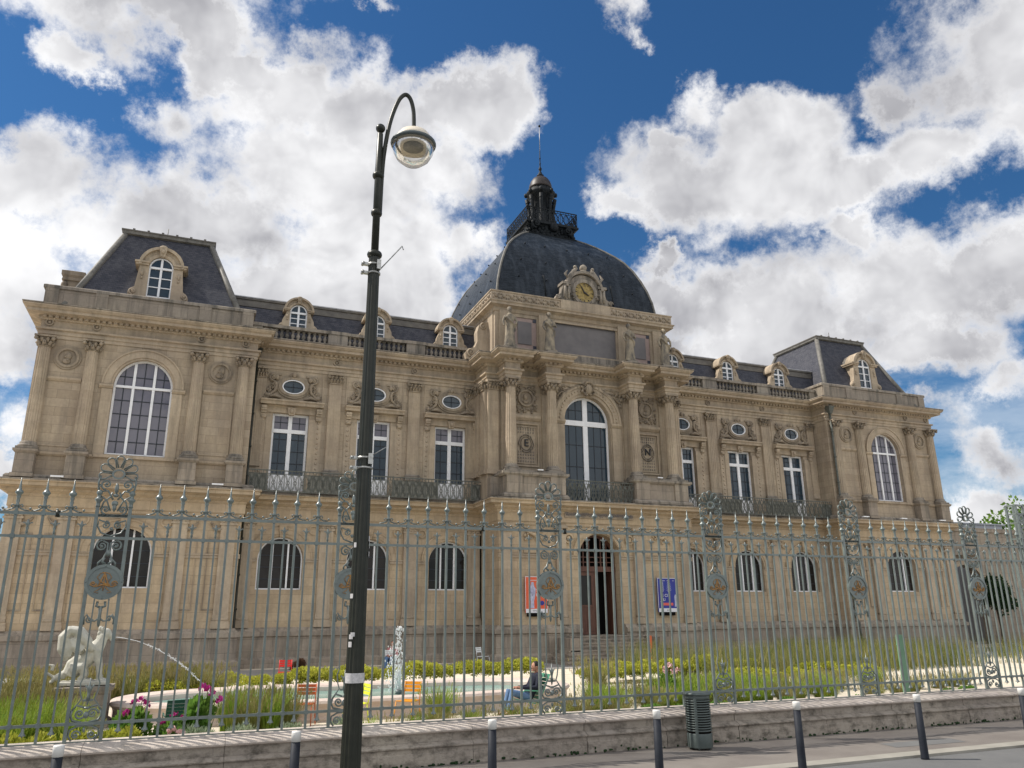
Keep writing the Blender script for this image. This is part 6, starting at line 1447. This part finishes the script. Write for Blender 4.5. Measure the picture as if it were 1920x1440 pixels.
for i in range(6000):
    x = r.uniform(26, 46); y = r.uniform(23.5, 34)
    if mnoise.noise((x*.35, y*.35, 7)) < .0: continue
    hh = r.uniform(.3, .95); a = r.uniform(0, 6.28); k = r.uniform(.05,.3); w = r.uniform(.007,.014); px, py = -sin(a)*w, cos(a)*w; vs = []
    for j in range(3): t_ = j/2; X = x+cos(a)*k*t_*t_; Y = y+sin(a)*k*t_*t_; Z = GZ+hh*t_; f = 1-.8*t_; vs += [(X-px*f,Y-py*f,Z),(X+px*f,Y+py*f,Z)]
    b.add(vs, [(0,1,3,2),(2,3,5,4)], 0 if r.random() < .5 else 1, False, r.random())
o = part('meadow_grass', b, ['mead','dry']); tag(o, 'patchy grass on the gravel beyond the right pavilion', 'grass'); o['kind'] = 'stuff'
# ------------------------------------------------------------------ beyond: boundary wall, arch, trees
t = thing('boundary_wall', 'old boundary wall with an arched opening right of the museum', 'wall', (0, 0, 0))
b = MB(); b.wall(CX+26.2, CX+60, GZ-.1, 7.5, 38, .6, [(47.6, 1.7, GZ, 3.6, 1.7)]); b.box(CX+26.2, CX+60, 37.9, 38.7, 7.5, 7.75); part('masonry', b, 'plinth', t)
b = MB(); b.box(CX+25.0, 60, 37.99-.02, 37.99, GZ, 1.9) ; 
b = MB(); b.arch(47.6, 3.6, 1.7, 2.0, 37.9, 38.0); part('arch_ring', b, 'plain', t)
b = MB(); b.box(CX+26.2, CX+31.0, 37.6, 37.95, 5.9, 6.2); part('ledge', b, 'grey', t)
b = MB(); b.box(48.6, 56.0, 41, 46, GZ, 8.45); b.box(48.4, 56.2, 40.9, 46.1, 8.45, 8.55); b.box(44.8, 48.6, 42, 46, GZ, 8.0)
tag(part('annex', b, 'graysheet'), 'light grey windowless annex showing above the wall right of the museum', 'annex')
b = MB(); b.box(48.9, 51.2, 34.6, 35.0, GZ, 2.3); b.box(48.8, 51.3, 34.55, 35.05, 2.3, 2.42)
tag(part('brick_wall', b, 'brick'), 'short orange brick wall by the arch at the far right', 'wall')
def tree(name, loc, label, H, R, trunk, n, mat, seed, L, w, flat=.8, low=.35):
    t = thing(name, label, 'tree', loc); r = random.Random(seed); b = MB(); k = []
    b.tube([(0,0,0),(.05*H*.2,0,H*.25),(0,.03*H,H*.55),(.02*H,0,H*.82)], [trunk,trunk*.75,trunk*.5,trunk*.2], 8)
    for i in range(14):
        a = i*2.4+r.uniform(-.3,.3); z0 = H*r.uniform(low*.8, .75); q = R*r.uniform(.45,.9)*(1-.35*abs(z0/H-.55)); e = Vector((q*cos(a), q*sin(a), z0+R*r.uniform(.1,.5))); k.append(e)
        b.tube([(0,0,z0),(e.x*.5,e.y*.5,z0+(e.z-z0)*.35),tuple(e)], [trunk*.35,trunk*.22,trunk*.06], 6)
        for _ in range(3): k.append(e+rvec(r)*R*.35)
    part('trunk', b, 'bark', t); b = MB(); k += [Vector((r.gauss(0,R*.2), r.gauss(0,R*.2), H*r.uniform(.75,.97))) for _ in range(8)]
    for i in range(n):
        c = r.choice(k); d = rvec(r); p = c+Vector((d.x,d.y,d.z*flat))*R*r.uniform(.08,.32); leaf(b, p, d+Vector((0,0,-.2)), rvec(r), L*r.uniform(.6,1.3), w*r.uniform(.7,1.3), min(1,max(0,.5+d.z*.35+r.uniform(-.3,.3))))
    part('crown', b, mat, t); return t
tree('round_tree', (46.7, 35.4, GZ), 'dark rounded evergreen tree in front of the arched wall', 4.3, .95, .12, 4600, 'dleaf', 5, .16, .06, 1, .58)
tree('leafy_tree', (62.6, 46.0, GZ), 'green tree top rising behind the boundary wall near the gate pier', 10.0, 2.3, .25, 3800, 'tree', 9, .34, .11)
tree('leafy_tree', (69.4, 48.0, GZ), 'taller green tree behind the gate pier, cut by the right edge', 11.6, 2.8, .3, 4200, 'tree', 10, .34, .11)
